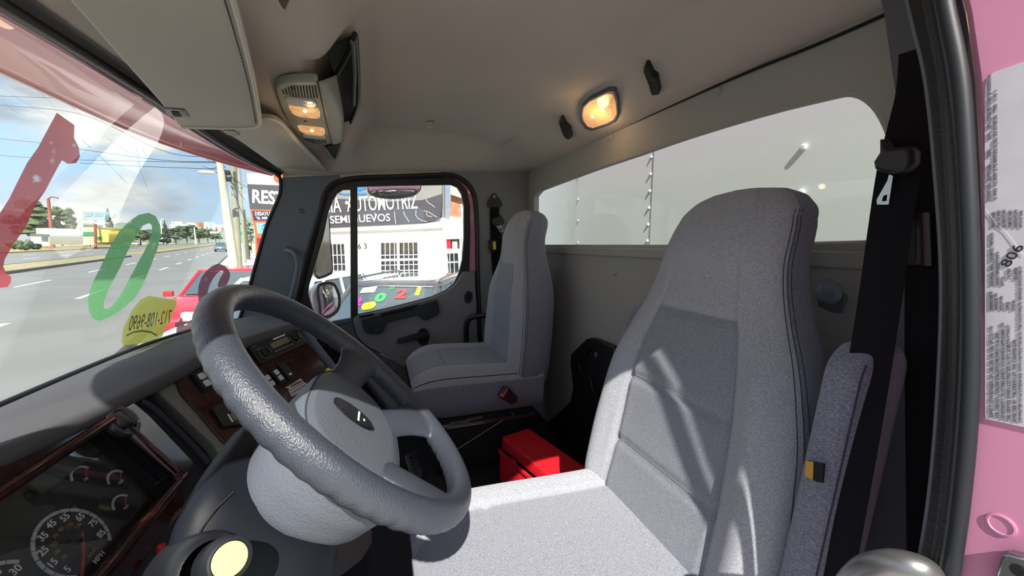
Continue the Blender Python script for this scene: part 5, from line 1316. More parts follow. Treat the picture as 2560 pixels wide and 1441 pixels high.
md_ = thing('median_strip', 'grassy raised median between the two carriageways', 'median', rp(40, 12.4, 0))
rstrip('grass_bed', 11.0, 13.8, -80, 62, -.2, .34, MT['grass'], md_)
rstrip('kerb', 10.8, 11.02, -80, 62, -.2, .36, MT['kerb'], md_); rstrip('kerb', 13.78, 14.0, -80, 62, -.2, .36, MT['kerb'], md_)
md2 = thing('median_strip', 'farther yellow-kerbed median beyond the turning gap', 'median', rp(200, 12.4, 0))
rstrip('grass_bed', 11.0, 13.8, 74, 700, -.2, .34, MT['grass'], md2); rstrip('kerb', 10.8, 11.02, 74, 700, -.2, .36, MT['kerby'], md2); rstrip('kerb', 13.78, 14.0, 74, 700, -.2, .36, MT['kerby'], md2)
tag(rstrip('road', 10.8, 14.0, 62, 74, -.3, .295, MT['asphalt']), 'gap in the median', kind='structure')
lot = rstrip('pavement', .3, 1.9, -80, 900, -.30, .16, MT['concrete']); tag(lot, 'pale verge beside the road', kind='structure')
sw_ = rstrip('sidewalk', -1.9, .35, 17, 900, -.30, .28, MT['concrete']); tag(sw_, 'pale concrete sidewalk along the avenue', kind='structure')
lp = box('lot_ground', (6, -6, -.26), (40, 20, .06), MT['concrete']); tag(lp, 'pale concrete ground of the car lot', kind='structure')
fs = thing('far_verge', 'yellow-edged grassy verge on the far side of the avenue', 'verge', rp(60, 33, 0))
rstrip('verge', 27.2, 46, -80, 900, -.2, .34, MT['grass'], fs); rstrip('kerb', 27.0, 27.25, -80, 900, -.2, .36, MT['kerby'], fs)
i = 0
for n_, s0, st_, ln in ((4.55, 3.0, 7.6, 3.0), (7.65, 6.0, 9.0, 3.4), (18.0, 5, 9, 3.6), (22.0, 9, 9, 3.6)):
    s = s0
    while s < 230:
        o = rstrip('lane_mark', n_-.07, n_+.07, s, s+ln, -.02, .026, MT['line']); tag(o, 'short white painted lane dash on the avenue', 'lane marking', 'white lane dashes on the avenue'); s += st_; i += 1
# ---------------------------------------------------------------- cars
def car(name, label, cat, M, paint, L_=4.3, W_=1.8, H_=1.5, hood=.95, belt=.93, ws0=.95, ws1=.15, rf=-1.45, rb=-1.95, group=None, detail=True, rails=False):
    """M: world matrix of the car (x forward, origin on the ground under the middle)"""
    root = bpy.data.objects.new(name, None); C.objects.link(root); root.matrix_world = M; tag(root, label, cat, group); WM[root.name] = M.copy()
    def lk(nm_, bm, m_, sm_=40):
        me = bm_mesh(bm, nm_, auto=sm_); me.transform(M); return link(nm_, me, m_, root)
    hl, hw = L_/2, W_/2
    st_ = [(-hl, .86, .42, belt*.86), (-hl+.08, .93, .32, belt*.97), (-hl+.5, .99, .26, belt), (-.6, 1, .24, belt), (.5, 1, .24, belt), (ws0, 1, .24, hood+.02), (ws0+.35, .985, .25, hood-.01), (hl-.45, .95, .26, hood-.10), (hl-.12, .86, .30, hood-.22), (hl, .76, .40, hood-.36)]
    prof = [(0, 0), (.80, 0), (.95, .06), (.995, .30), (1.0, .55), (.975, .80), (.92, .94), (.80, 1.0), (.40, 1.025), (0, 1.03)]
    bm = bmesh.new(); rings = []
    for x, k, z0, z1 in st_:
        ring = [bm.verts.new((x, hw*k*a, z0+(z1-z0)*b)) for a, b in prof]+[bm.verts.new((x, -hw*k*a, z0+(z1-z0)*b)) for a, b in prof[-2:0:-1]]
        rings.append(ring)
    n = len(rings[0])
    for A_, B_ in zip(rings, rings[1:]):
        for j in range(n): bm.faces.new((A_[j], A_[(j+1) % n], B_[(j+1) % n], B_[j]))
    bm.faces.new(rings[0]); bm.faces.new(rings[-1][::-1])
    lk('body', bm, paint)
    # glass house
    gw0, gw1 = hw*.90, hw*.70; zt = H_-.05
    bot = [(ws0, gw0*.92), (ws0-.35, gw0), (rb+.3, gw0), (rb, gw0*.9)]; top = [(ws1, gw1*.95), (ws1-.25, gw1), (rf+.2, gw1), (rf, gw1*.92)]
    def ringof(pts, z): return [(x, y, z) for x, y in pts]+[(x, -y, z) for x, y in pts[::-1]]
    bm = bmesh.new(); A_ = [bm.verts.new(p) for p in ringof(bot, belt-.02)]; B_ = [bm.verts.new(p) for p in ringof(top, zt)]
    for j in range(8): bm.faces.new((A_[j], A_[(j+1) % 8], B_[(j+1) % 8], B_[j]))
    bm.faces.new(A_); bm.faces.new(B_[::-1]); lk('windows', bm, MT['carglass'], 30)
    # roof
    bm = bmesh.new(); rr = []
    for k, z in ((1.03, zt-.012), (1.02, zt+.02), (.93, zt+.045), (.6, H_), (.0, H_+.008)):
        cx = (ws1+rf)/2
        rr.append([bm.verts.new((cx+(x-cx)*k, y*k, z)) for x, y, _ in ringof(top, 0)])
    for P_, Q_ in zip(rr, rr[1:]):
        for j in range(8): bm.faces.new((P_[j], P_[(j+1) % 8], Q_[(j+1) % 8], Q_[j]))
    bmesh.ops.remove_doubles(bm, verts=bm.verts, dist=.001); lk('roof', bm, paint, 60)
    # pillars
    bm = bmesh.new()
    for s in (1, -1):
        for i0 in (0, 1, 2, 3):
            p0 = Vector((bot[i0][0], s*bot[i0][1], belt-.02)); p1 = Vector((top[i0][0], s*top[i0][1], zt+.01))
            if i0 in (0, 3): tube_bm(bm, [p0, p1], .036, 8)
            else: tube_bm(bm, [p0.lerp(p1, 0), p1], .026, 8)
        p0 = Vector((-.45, s*gw0, belt)); p1 = Vector((-.55, s*gw1, zt)); tube_bm(bm, [p0, p1], .03, 8)
    lk('pillars', bm, paint)
    for fx in (hl-.85, -hl+.82):
        for s in (1, -1):
            bm = bmesh.new(); wpl = PL((fx, s*(hw-.19), .33), (1, 0, 0), (0, 0, 1)); 
            tube_bm(bm, [Vector((fx, s*(hw-.20), .33)), Vector((fx, s*(hw-.0), .33))], .33, 24); w_ = lk('wheel', bm, MT['blackm'])
            bm = bmesh.new(); tube_bm(bm, [Vector((fx, s*(hw-.02), .33)), Vector((fx, s*(hw+.008), .33))], .20, 20)
            me = bm_mesh(bm, 'hubcap'); me.transform(M); link('hubcap', me, MT['steelw'], w_)
    if detail:
        for s in (1, -1):
            bm = bmesh.new(); box_bm(bm, Matrix.Translation((hl-.14, s*hw*.70, hood-.33)) @ Matrix.Rotation(-s*.35, 4, 'Z'), .12, .34, .13, .03); lk('headlight', bm, MT['clear'])
            bm = bmesh.new(); box_bm(bm, Matrix.Translation((ws0-.12, s*(hw+.06), belt+.08)), .10, .18, .13, .03); lk('door_mirror', bm, paint)
            bm = bmesh.new(); box_bm(bm, Matrix.Translation((-hl+.05, s*hw*.78, belt-.16)), .10, .22, .14, .02); lk('tail_light', bm, MT['red'])
        bm = bmesh.new(); box_bm(bm, Matrix.Translation((hl-.0, 0, hood-.42)), .06, .7, .14, .02); lk('grille', bm, MT['blackm'])
        bm = bmesh.new(); box_bm(bm, Matrix.Translation((-hl-.0, 0, belt-.28)), .03, .35, .15, .005); lk('number_plate', bm, MT['bwhite'])
        bm = bmesh.new(); tube_bm(bm, [Vector((ws0+.04, -.55, hood+.045)), Vector((ws0+.02, .1, hood+.055))], .012, 6); lk('wiper', bm, MT['blackm'])
        if rails:
            bm = bmesh.new()
            for s in (1, -1): tube_bm(bm, smooth_path([(ws1-.15, s*gw1*.98, H_-.01), (ws1-.3, s*gw1*.98, H_+.04), (rf+.3, s*gw1*.98, H_+.04), (rf+.15, s*gw1*.98, H_-.01)], 5), .016, 8)
            lk('roof_rails', bm, MT['steelw'])
    return root
def ground_z(p):
    n_ = float(RN[0]*p[0]+RN[1]*p[1]); s_ = float(RD[0]*p[0]+RD[1]*p[1])
    if 27 < n_ < 46: return .14
    if 10.8 < n_ < 14 and not 62 < s_ < 74: return .14
    if 1.9 < n_ < 27: return 0.0
    if .35 < n_ <= 1.9: return -.14
    if -1.9 < n_ <= .35 and s_ > 17: return -.02
    if -14 < p[0] < 26 and -16 < p[1] < 4: return -.23
    return -.31
def D_at(px, n_):
    th = radians(15.6); r = ray(px, 606); d = r[:2]; k = float(RN@d); return n_/k
def cmx(p, h, z=-.23):
    """car matrix: p = ground position (x,y), h = heading angle"""
    return Matrix.Translation((float(p[0]), float(p[1]), z)) @ Matrix.Rotation(h, 4, 'Z')
HD = pi-radians(24)
hv = np.array([cos(HD), sin(HD)])
def place(px, py, D, loc, h=HD):
    """ground position so that the car's point at local x=loc stands on the sight line through (px,py) at depth D"""
    p = (EYE+ray(px, py)*D)[:2]; return p-np.array([cos(h), sin(h)])*loc
pos_g = place(985, 713, 5.55, .25)
suv = car('parked_suv', 'dark grey parked SUV with coloured digits painted on its windshield', 'car', cmx(pos_g, HD, -.30), MT['cargrey'], 4.5, 1.84, 1.62, 1.02, 1.0, 1.05, .25, -1.75, -2.05, rails=True)
car('parked_car', 'white parked car between the red car and the grey SUV', 'car', cmx(place(694, 704, 6.1, .2), HD), MT['carwhite'], 4.2, 1.78, 1.56, .98, .95, .95, .2, -1.5, -1.9)
car('parked_car', 'red parked car with painted digits on its windshield, seen through the truck windshield', 'car', cmx(place(575, 704, 9.0, .2, pi), pi), MT['carred'], 4.1, 1.72, 1.48, .95, .93, .95, .2, -1.4, -1.85)
# digits on the grey SUV windshield: its glass plane in world space
Mg = cmx(pos_g, HD, -.30)
def wplane(M, ws0, ws1, belt, zt):
    p0 = M @ Vector((ws0, 0, belt-.02)); p1 = M @ Vector((ws1, 0, zt)); u = (M.to_3x3() @ Vector((0, 1, 0)))
    return PL(np.array(p0), np.array(u), np.array(p1-p0))
SWP = wplane(Mg, 1.05, .25, 1.0, 1.57)
neon = {k: mat('windshield_paint_'+k, c, .7) for k, c in (('green', '#37e05a'), ('red', '#ff3b34'), ('yellow', '#eaff1e'), ('pink', '#ff2fa0'))}
def on_glass(label, s, px, py, hpx, m_, dep=5.3, rot=0.0, sx=1.0):
    a, b = SWP.px(px, py, .012)
    o = text('painted_figure', SWP, s, a, b, hpx/960*dep*1.55, m_, None, rot=rot, c=.012, depth=.004, bold=.012, sx=sx)
    tag(o, label, 'painted figure'); return o
on_glass('green 0 painted on the grey SUV windshield', '0', 951, 745, 26, neon['green'], sx=1.25)
on_glass('red 2 painted on the grey SUV windshield', '2', 1003, 736, 28, neon['red'], sx=1.2)
on_glass('yellow 1 painted on the grey SUV windshield', '1', 1045, 729, 27, neon['yellow'], sx=1.3)
on_glass('small green dollar sign painted on the grey SUV windshield', '$', 980, 721, 9, neon['green'])
on_glass('pink 2 on the grey SUV windshield, half hidden by the window bar', '2', 893, 756, 24, neon['pink'], sx=1.2)
a, b = SWP.px(921, 766, .012)
tag(prism('painted_patch', SWP, roundpoly(SWP.pxs([(903, 766), (912, 758), (938, 754), (940, 764), (930, 772), (906, 776)], .012), .02), .010, .014, neon['yellow']), 'yellow painted pill shape on the grey SUV windshield', 'painted patch')
tag(prism('paper_sheet', SWP, SWP.pxs([(908, 720), (944, 716), (936, 731), (899, 733)], .012), .010, .013, MT['bwhite']), 'white paper sheet behind the grey SUV windshield', 'paper sheet')
Mr = cmx(place(575, 704, 9.0, .2, pi), pi)
RWP = wplane(Mr, .95, .2, .93, 1.43)
a, b = RWP.px(456, 748, .012); tag(text('painted_figure', RWP, '2', a, b, .26, neon['red'], None, c=.014, depth=.004, bold=.012), 'red 2 painted on the red car windshield', 'painted figure')
tag(prism('painted_patch', RWP, roundpoly(RWP.pxs([(462, 760), (475, 750), (495, 744), (494, 756), (480, 762)], .012), .02), .010, .014, mat('pale_green_paint', '#bfe8a8', .7)), 'pale green painted patch on the red car windshield', 'painted patch')
# traffic
def traffic(px, py, label, paint, group, h=radians(15.6), nn=None, **k):
    p = on(px, py, 'z', 0)[:2]; return car('moving_car' if True else '', label, 'car', cmx(p, h, ground_z(p)), paint, detail=True, group=group, **k)
traffic(553, 629, 'dark blue SUV driving away on the near carriageway', mat('blue_grey_car_paint', '#6d7a90', .3, .2, coat=.8), None, H_=1.65, L_=4.4)
p = on(345, 613, 'z', 0)
traffic(340, 615, 'white car on the far carriageway, seen through the green 0', MT['carwhite'], None, h=radians(195.6))
traffic(404, 612, 'white car on the far carriageway right of the green 0', MT['carwhite'], None, h=radians(195.6))
traffic(597, 613, 'white car parked past the concrete pole', MT['carwhite'], None)
traffic(168, 611, 'white car parked by the far verge under the rusty lamp post', MT['carwhite'], None, h=radians(195.6))
traffic(190, 611, 'pale car parked by the far verge beside the white sign posts', MT['steelw'], None, h=radians(195.6))
traffic(250, 610, 'white car parked before the yellow building', MT['carwhite'], None, h=radians(195.6))
# ---------------------------------------------------------------- poles, lamps, wires
def face_pl(px, py, D, roll=0.0):
    """upright plane facing the truck, through the photo point at depth D"""
    O = EYE+ray(px, py)*D; u = np.array([RT[0], RT[1], 0]); u /= np.linalg.norm(u)
    v = np.array([0, 0, 1.0]); u2 = cos(roll)*u+sin(roll)*v; v2 = -sin(roll)*u+cos(roll)*v
    return PL(O, u2, v2)
def at(px, py, D): return EYE+ray(px, py)*D
po = thing('utility_pole', 'tapered pale concrete utility pole with cables and street lamp arm beside the road', 'utility pole', tuple(at(594, 690, 13.5)*np.array([1, 1, 0])))
b0 = at(596, 740, 13.5); b0[2] = -.2; t0 = at(548, 395, 13.5); t0 = b0+(t0-b0)*1.15
tube('shaft', [b0, b0+(t0-b0)*.5, t0], .15, MT['pole'], po, seg=10, scale=[1.1, .9, .62])
arm_ = smooth_path([at(552, 430, 13.5), at(537, 432, 13.4), at(524, 434, 13.3), at(516, 432, 13.2)], 4)
tube('lamp_arm', arm_, .022, MT['steelw'], po, seg=6)
LPn = at(517, 432, 13.2)
bm = bmesh.new(); bmesh.ops.create_uvsphere(bm, u_segments=16, v_segments=8, radius=1); bmesh.ops.transform(bm, matrix=Matrix.Translation(Vector(LPn.tolist())) @ Matrix.Diagonal((.16, .26, .07, 1)), verts=bm.verts); link('lamp_head', bm_mesh(bm, 'lamp_head', smooth=True), MT['bwhite'], po)
po2 = thing('utility_pole', 'straight grey wooden pole touching the concrete pole', 'utility pole', tuple(at(583, 700, 13.9)*np.array([1, 1, 0])))
b1 = at(601, 730, 14.7); b1[2] = -.2; tube('shaft', [b1, at(576, 300, 14.7)], .115, MT['pole2'], po2, seg=10)
bm = bmesh.new(); 
for q_ in ((566, 432), (569, 448)): box_bm(bm, Matrix.Translation(Vector(at(*q_, 13.7).tolist())), .2, .2, .16, .02)
link('connector_box', bm_mesh(bm, 'connector_box', auto=40), MT['wire'], po2)
tube('cable_loop', [at(572+7*cos(t*.5), 442+9*sin(t*.5), 13.65) for t in range(12)], .012, MT['wire'], po2, seg=5)
po3 = thing('street_lamp', 'distant slim utility pole between the concrete poles and the poster banner', 'utility pole', tuple(at(611, 640, 34)*np.array([1, 1, 0])))
b3 = at(613, 650, 34); b3[2] = -.1; tube('shaft', [b3, at(597, 420, 34)], .11, MT['pole2'], po3, seg=8)
for y in (470, 520, 560): tube('crossarm', [at(594, y, 34), at(606, y, 34)], .05, MT['wire'], po3, seg=5)
po4 = thing('utility_pole', 'dark distant wooden pole past the pedestrian', 'utility pole', tuple(at(619, 640, 40)*np.array([1, 1, 0])))
b4 = at(621, 640, 40); b4[2] = -.1; tube('shaft', [b4, at(608, 525, 40)], .16, mat('dark_pole', '#5c5f52', .9), po4, seg=8)
# wires across the sky
wires = [([(0, 263), (200, 285), (400, 375), (548, 395)], 0), ([(0, 347), (95, 357), (205, 374), (400, 400), (560, 405)], 1), ([(0, 389), (70, 394), (200, 400), (420, 405), (560, 408)], 2), ([(200, 408), (350, 416), (560, 424)], 3), ([(0, 240), (240, 255), (420, 330), (560, 400)], 4)]
for pts, k in wires:
    o = tube('overhead_cable', smooth_path([at(x, y, 26-12.5*(x/560)) for x, y in pts], 6), .012, MT['wire'], seg=5)
    tag(o, ['thin upper cable crossing the sky to the utility pole', 'thin cable passing just above the painted 1', 'thicker cable across the clouds', 'short cable from the painted 1 to the pole', 'highest cable crossing the sky'][k], 'cable', 'overhead cables')
for k, (a_, b_) in enumerate([((558, 398), (512, 395)), ((560, 409), (505, 415)), ((562, 418), (480, 350)), ((563, 420), (530, 370)), ((575, 440), (640, 470)), ((575, 430), (612, 500)), ((580, 470), (622, 560))]):
    o = tube('service_cable', smooth_path([at(*a_, 13.6), (at(*a_, 13.6)+at(*b_, 18))/2+np.array([0, 0, -.15]), at(*b_, 18)], 5), .010, MT['wire'], seg=5)
    tag(o, 'thin tangled cable at the head of the concrete pole', 'cable', 'cables at the pole head')
# rusty lamp post and others across the avenue
def lamp(px, ytop, ybase, D, label, m_, r=.09, armpx=25, double=False):
    t = thing('street_lamp', label, 'street lamp', tuple(on(px, ybase, 'z', 0))); P0 = on(px, ybase, 'z', 0); D0 = float((P0-EYE)@FW)
    top_ = at(px-(ybase-ytop)*.10, ytop, D0)
    tube('post', [P0, top_], r*D0/30, m_, t, seg=8, scale=[1.2, .8])
    tube('arm', smooth_path([top_, at(px-(ybase-ytop)*.10+armpx*.4, ytop-4, D0), at(px-(ybase-ytop)*.10+armpx, ytop-1, D0)], 4), r*.4*D0/30, m_, t, seg=6)
    return t
lamp(133, 497, 622, 0, 'rusty red street lamp post on the far verge', MT['polered'], .11)
lamp(161, 530, 610, 0, 'white street lamp post right of the rusty one', MT['bwhite'], .07, -20)
lamp(407, 552, 607, 0, 'slim white street lamp post before the dark conifer', MT['bwhite'], .05, 10)
lamp(490, 570, 612, 0, 'small street lamp post beyond the median trees', MT['bwhite'], .05, 10)
lamp(593, 560, 606, 0, 'small white lamp post past the concrete pole', MT['bwhite'], .05, -6)
# white totem
tt_ = thing('totem_sign', 'tall narrow white sign pylon on the far side of the avenue', 'sign', tuple(on(142, 608, 'z', 0)))
D0 = float((on(142, 608, 'z', 0)-EYE)@FW); TPn = face_pl(139, 600, D0)
prism('pylon', TPn, TPn.pxs([(131, 518), (138, 517), (146, 606), (139, 606)]), -.3, .3, MT['bwhite'], tt_)
# billboard
bb_ = thing('billboard', 'billboard with a washed grey picture above the far buildings', 'billboard', tuple(at(238, 600, 85)*np.array([1, 1, 0])))
BBp = face_pl(238, 540, 85)
prism('panel', BBp, BBp.pxs([(210, 528), (268, 530), (267, 552), (212, 550)]), -.4, .4, MT['skyp'], bb_)
prism('picture', BBp, [BBp.pxs([(214, 532), (238, 531), (236, 540), (215, 544)]), BBp.pxs([(243, 533), (262, 533), (262, 541), (240, 541)])], .4, .5, mat('grey_print_art', '#8f9aa0', .7, var=.5, vscale=.4), bb_)
prism('lower_strip', BBp, BBp.pxs([(211, 552), (268, 556), (266, 562), (211, 557)]), -.4, .4, MT['bwhite'], bb_)
tube('post', [at(238, 612, 85)*np.array([1, 1, 0]), at(238, 552, 85)], .25, MT['polered'], bb_, seg=8)
# buildings across the avenue
def block(label, pts, D, m_, depth=6, name='building', parts=(), group=None):
    pl = face_pl(pts[0][0], pts[0][1], D); o_ = pl.pxs(pts); ce_ = np.mean(np.array(o_), 0)
    t = thing(name, label, 'building', tuple(pl.P(ce_[0], min(p[1] for p in o_), -depth/2)), group)
    prism('wall', pl, o_, -depth, 0, m_, t)
    for nm_, pp_, mm_ in parts: prism(nm_, pl, pl.pxs(pp_), 0, .15, mm_, t)
    return t
block('white flat-roofed building left of the rusty lamp post', [(90, 571), (123, 571), (123, 612), (78, 612), (78, 586), (90, 586)], 75, MT['bwhite'], parts=[('awning', [(78, 584), (124, 586), (124, 591), (78, 590)], MT['steelw']), ('shop_window', [(106, 592), (121, 592), (121, 604), (106, 603)], MT['carglass'])])
block('cream building with red front between the trees', [(190, 568), (243, 568), (243, 612), (190, 612)], 88, mat('cream_wall', '#d6cfa4', .9), parts=[('red_panel', [(191, 576), (201, 576), (201, 593), (191, 592)], MT['red']), ('green_awning', [(202, 580), (243, 580), (243, 590), (202, 590)], mat('green_awning_cloth', '#3f8f6a', .8))])
block('bright yellow building below the billboard', [(243, 569), (272, 570), (272, 606), (243, 606)], 86, mat('yellow_wall', '#f0d96a', .9), parts=[('green_sign', [(244, 592), (256, 592), (256, 600), (244, 600)], mat('green_sign_paint', '#2f9a62', .8))])
block('long pale warehouse behind the lamp posts', [(160, 553), (208, 553), (208, 575), (160, 575)], 128, mat('pale_shed', '#c8cfc6', .9), parts=[('roof_edge', [(160, 552), (208, 552), (208, 556), (160, 556)], MT['bwhite'])])
rr_ = random.Random(3)
for i in range(34):
    x = 424+i*6.1+rr_.uniform(-2, 2); y = 557+rr_.uniform(-3, 12)+(6 if i > 22 else 0); w = rr_.uniform(7, 13); h = rr_.uniform(7, 13)
    D = 420+i*12
    mm_ = MT['bwhite'] if rr_.random() < .7 else (MT['brick'] if rr_.random() < .6 else mat('mint_wall', '#a8d8c4', .9))
    block('small pale house on the distant hillside', [(x, y), (x+w, y), (x+w, 604), (x, 604)], D, mm_, 8, 'hillside_house', [('window', [(x+w*.25, y+h*.3), (x+w*.5, y+h*.3), (x+w*.5, y+h*.6), (x+w*.25, y+h*.6)], MT['carglass'])], group='distant hillside houses')
hl_ = grid('hill', 40, 6, lambda u, v: (lambda d: tuple((EYE+ray(150+560*u, 600)*d[0])*np.array([1, 1, 0])+np.array([0, 0, d[1]])))((420+160*v, (14+8*sin(u*9)+7*sin(u*23+1)+10*u)*sin(v*pi*.5)**.7)), mat('hazy_hill', '#7f9484', .95, var=.2, vscale=.02))
tag(hl_, 'hazy low hill on the horizon', kind='structure')
# ---------------------------------------------------------------- trees
def blob(bm, c, r, seed, n=2):
    rs2 = random.Random(seed); r_ = bmesh.ops.create_icosphere(bm, subdivisions=n, radius=1); vs = r_['verts']
    for v in vs:
        d = v.co.normalized(); f = 1+.28*sin(d.x*7+seed)*sin(d.y*6+seed*2)+.22*sin(d.z*9+seed)+rs2.uniform(-.14, .14)
        v.co = Vector((c[0]+d.x*r[0]*f, c[1]+d.y*r[1]*f, c[2]+d.z*r[2]*f))
def tree(name, label, px, ytop, ybase, wpx, D, m_, kind='round', seed=1, group=None):
    base = at(px, ybase, D); base[2] = ground_z(base)+.012; sc = D/960.; H = (ybase-ytop)*sc; W_ = wpx*sc; z0 = base[2]
    topz = at(px, ytop, D)[2]; H = topz
    t = thing(name, label, 'tree', tuple(base), group); rs2 = random.Random(seed); bm = bmesh.new()
    if kind == 'cone':
        for k in range(26):
            f = k/26; a = k*2.4; rr2 = W_*.5*(1-f)*.75; blob(bm, (base[0]+cos(a)*rr2*.6, base[1]+sin(a)*rr2*.6, H*(.12+.86*f)), (max(W_*.30*(1-f), .12), max(W_*.30*(1-f), .12), H*.075), seed+k, 1)
    else:
        for k in range(30):
            a = rs2.uniform(0, 6.28); rr2 = W_*.42*sqrt(rs2.random()); z = H*rs2.uniform(.36, .90)*(1-.25*(rr2/(W_*.5))**2)
            s_k = W_*rs2.uniform(.10, .19); blob(bm, (base[0]+cos(a)*rr2, base[1]+sin(a)*rr2, z), (s_k, s_k, s_k*.72), seed+k, 2)
    link('crown', bm_mesh(bm, 'crown'), m_, t)
    tube('trunk', [base, base+np.array([0, 0, H*.6])], max(.03*W_, .05), MT['bark'], t, seg=7)
    return t
tree('leafy_tree', 'broad leafy tree behind the painted red 1', 95, 497, 610, 95, D_at(95, 40), MT['leaf'], seed=5)
tree('leafy_tree', 'open-branched tree spreading behind the rusty lamp post', 155, 508, 606, 70, D_at(155, 43), MT['leaf'], seed=11)
tree('conifer', 'tall conifer in front of the billboard', 278, 520, 606, 34, D_at(278, 32), MT['leafd'], 'cone', seed=21)
tree('small_tree', 'low round tree in front of the cream building', 225, 580, 610, 34, D_at(225, 31), MT['leaf'], seed=31)
tree('small_tree', 'low tree right of the conifer, left of the green 0', 300, 572, 608, 40, D_at(300, 37), MT['leaf'], seed=37)
tree('conifer', 'dark conifer just right of the green 0', 416, 549, 606, 26, D_at(416, 29), MT['leafd'], 'cone', seed=41)
for k, (x, yt, w) in enumerate(((352, 565, 40), (440, 566, 38), (468, 558, 42), (498, 566, 36), (520, 570, 34), (540, 575, 26), (380, 572, 30))):
    tree('median_tree', 'bushy green tree in the row beyond the far carriageway', x, yt, 608, w, min(D_at(x, 30+k*.5), 240+k*26), MT['leaf'], seed=50+k*7, group='row of trees beyond the far carriageway')
tree('leafy_tree', 'tree by the sidewalk behind the distant poles', 628, 545, 612, 22, 60, MT['leaf'], seed=77)
for k, (x, w, lab2) in enumerate(((58, 20, 'yellow-green round bush by the painted 1'), (80, 16, 'dark low bush left of the rusty lamp post'), (40, 14, 'small bush at the edge of the far verge'))):
    t = thing('bush', lab2, 'bush', tuple(at(x, 612, D_at(x, 29+k*2.6))*np.array([1, 1, 0]))); bm = bmesh.new(); c_ = at(x, 606, D_at(x, 29+k*2.6))
    for j in range(9): blob(bm, (c_[0]+rr_.uniform(-.5, .5), c_[1]+rr_.uniform(-.5, .5), .55+rr_.uniform(0, .9 if k == 0 else .4)), (.55, .55, .45), 100+k*10+j, 1)
    link('foliage', bm_mesh(bm, 'foliage'), MT['leafd'] if k else MT['leaf'], t)
for k in range(14):
    x = 405+k*9.2; o = tube('fence_post', [on(x, 612-k*.35, 'z', 0), on(x, 612-k*.35, 'z', 0)+np.array([0, 0, 1.1])], .07, MT['bwhite'], seg=6); tag(o, 'short white post along the far carriageway', 'post', 'white posts along the far carriageway')
# road signs far away
for (x0, y0, x1, y1, m_, lab2) in ((525, 579, 548, 584, MT['bwhite'], 'pale overhead road sign far up the avenue'), (592, 580, 607, 588, mat('road_sign_green', '#3a8a68', .6), 'green road sign far up the avenue')):
    pl = face_pl(x0, y0, 150); t = thing('road_sign', lab2, 'sign', tuple(at((x0+x1)/2, 604, 150)*np.array([1, 1, 0])))
    prism('panel', pl, pl.pxs([(x0, y0), (x1, y0), (x1, y1), (x0, y1)]), -.1, .1, m_, t); tube('post', [at(x1, 604, 150)*np.array([1, 1, 0]), at(x1, y0, 150)], .12, MT['steelw'], t, seg=6)
# ---------------------------------------------------------------- poster banner by the sidewalk
BN = face_pl(650, 520, 12.5)
c6 = lambda pts: crop(pts, 520, 380, 4.505)
rb_ = thing('poster_banner', 'tall banner lettered RES with food posters beyond the windshield pillar', 'banner', tuple(at(655, 690, 12.5)*np.array([1, 1, 0])))
prism('backing', BN, BN.pxs(c6([(435, 240), (860, 240), (860, 1180), (540, 1180), (520, 900), (480, 640)])), -.06, 0, MT['bwhite'], rb_)
prism('black_field', BN, BN.pxs(c6([(445, 362), (858, 380), (858, 655), (475, 645), (455, 480)])), 0, .01, mat('banner_charcoal', '#4b4d50', .8), rb_)
def txtb(name, pl, s, p0, p1, hpx, D, m_, par, c, bold=0):
    a0, b0 = pl.px(*p0, c); a1, b1 = pl.px(*p1, c); ang = math.atan2(b1-b0, a1-a0); Lg = math.hypot(a1-a0, b1-b0); h = hpx/960*D/.72
    me = text_me(s, h, .003, 'LEFT', bold*h); w = max(v.co.x for v in me.vertices)-min(v.co.x for v in me.vertices); bpy.data.meshes.remove(me)
    return text(name, pl, s, a0, b0, h, m_, par, rot=ang, c=c, depth=.003, align='LEFT', bold=bold*h, sx=Lg/w)
txtb('lettering', BN, 'REST', *c6([(490, 505), (855, 535)]), 32, 12.5, MT['bwhite'], rb_, .013, .03)
tag_ = prism('red_spot', BN, circ(.18, 24, *BN.px(*c6([(800, 290)])[0])), 0, .01, MT['orange'], rb_)
prism('poster_frame', BN, BN.pxs(c6([(475, 648), (856, 660), (856, 1165), (540, 1170), (530, 900), (500, 760)])), 0, .012, MT['orange'], rb_)
prism('menu_field', BN, BN.pxs(c6([(500, 665), (856, 672), (856, 775), (520, 775)])), .010, .016, MT['navy'], rb_)
txtb('lettering', BN, 'DESAYUNOS', *c6([(525, 698), (790, 700)]), 9, 12.5, MT['bwhite'], rb_, .018, .02)
txtb('lettering', BN, '"EL MIRADOR"', *c6([(540, 748), (800, 745)]), 6.5, 12.5, MT['bwhite'], rb_, .018, .015)
prism('food_photo', BN, BN.pxs(c6([(545, 800), (856, 800), (856, 920), (560, 920)])), .010, .016, MT['skyp'], rb_)
a, b = BN.px(*c6([(658, 855)])[0]); prism('round_mark', BN, circ(.135, 20, a, b), .016, .02, MT['blue'], rb_)
text('mark_lettering', BN, 'OVE', a, b, .11, MT['bwhite'], rb_, c=.022, depth=.002)
prism('food_photo', BN, BN.pxs(c6([(552, 970), (856, 970), (856, 1100), (556, 1095)])), .010, .016, mat('red_food_print', '#b0383c', .7, var=.6, vscale=6), rb_)
txtb('lettering', BN, 'TORTAS', *c6([(560, 1128), (700, 1122)]), 6, 12.5, MT['bwhite'], rb_, .018)
prism('post', BN, BN.pxs(c6([(530, 1175), (560, 1175), (556, 1400), (526, 1400)])), -.06, .0, MT['pole'], rb_)
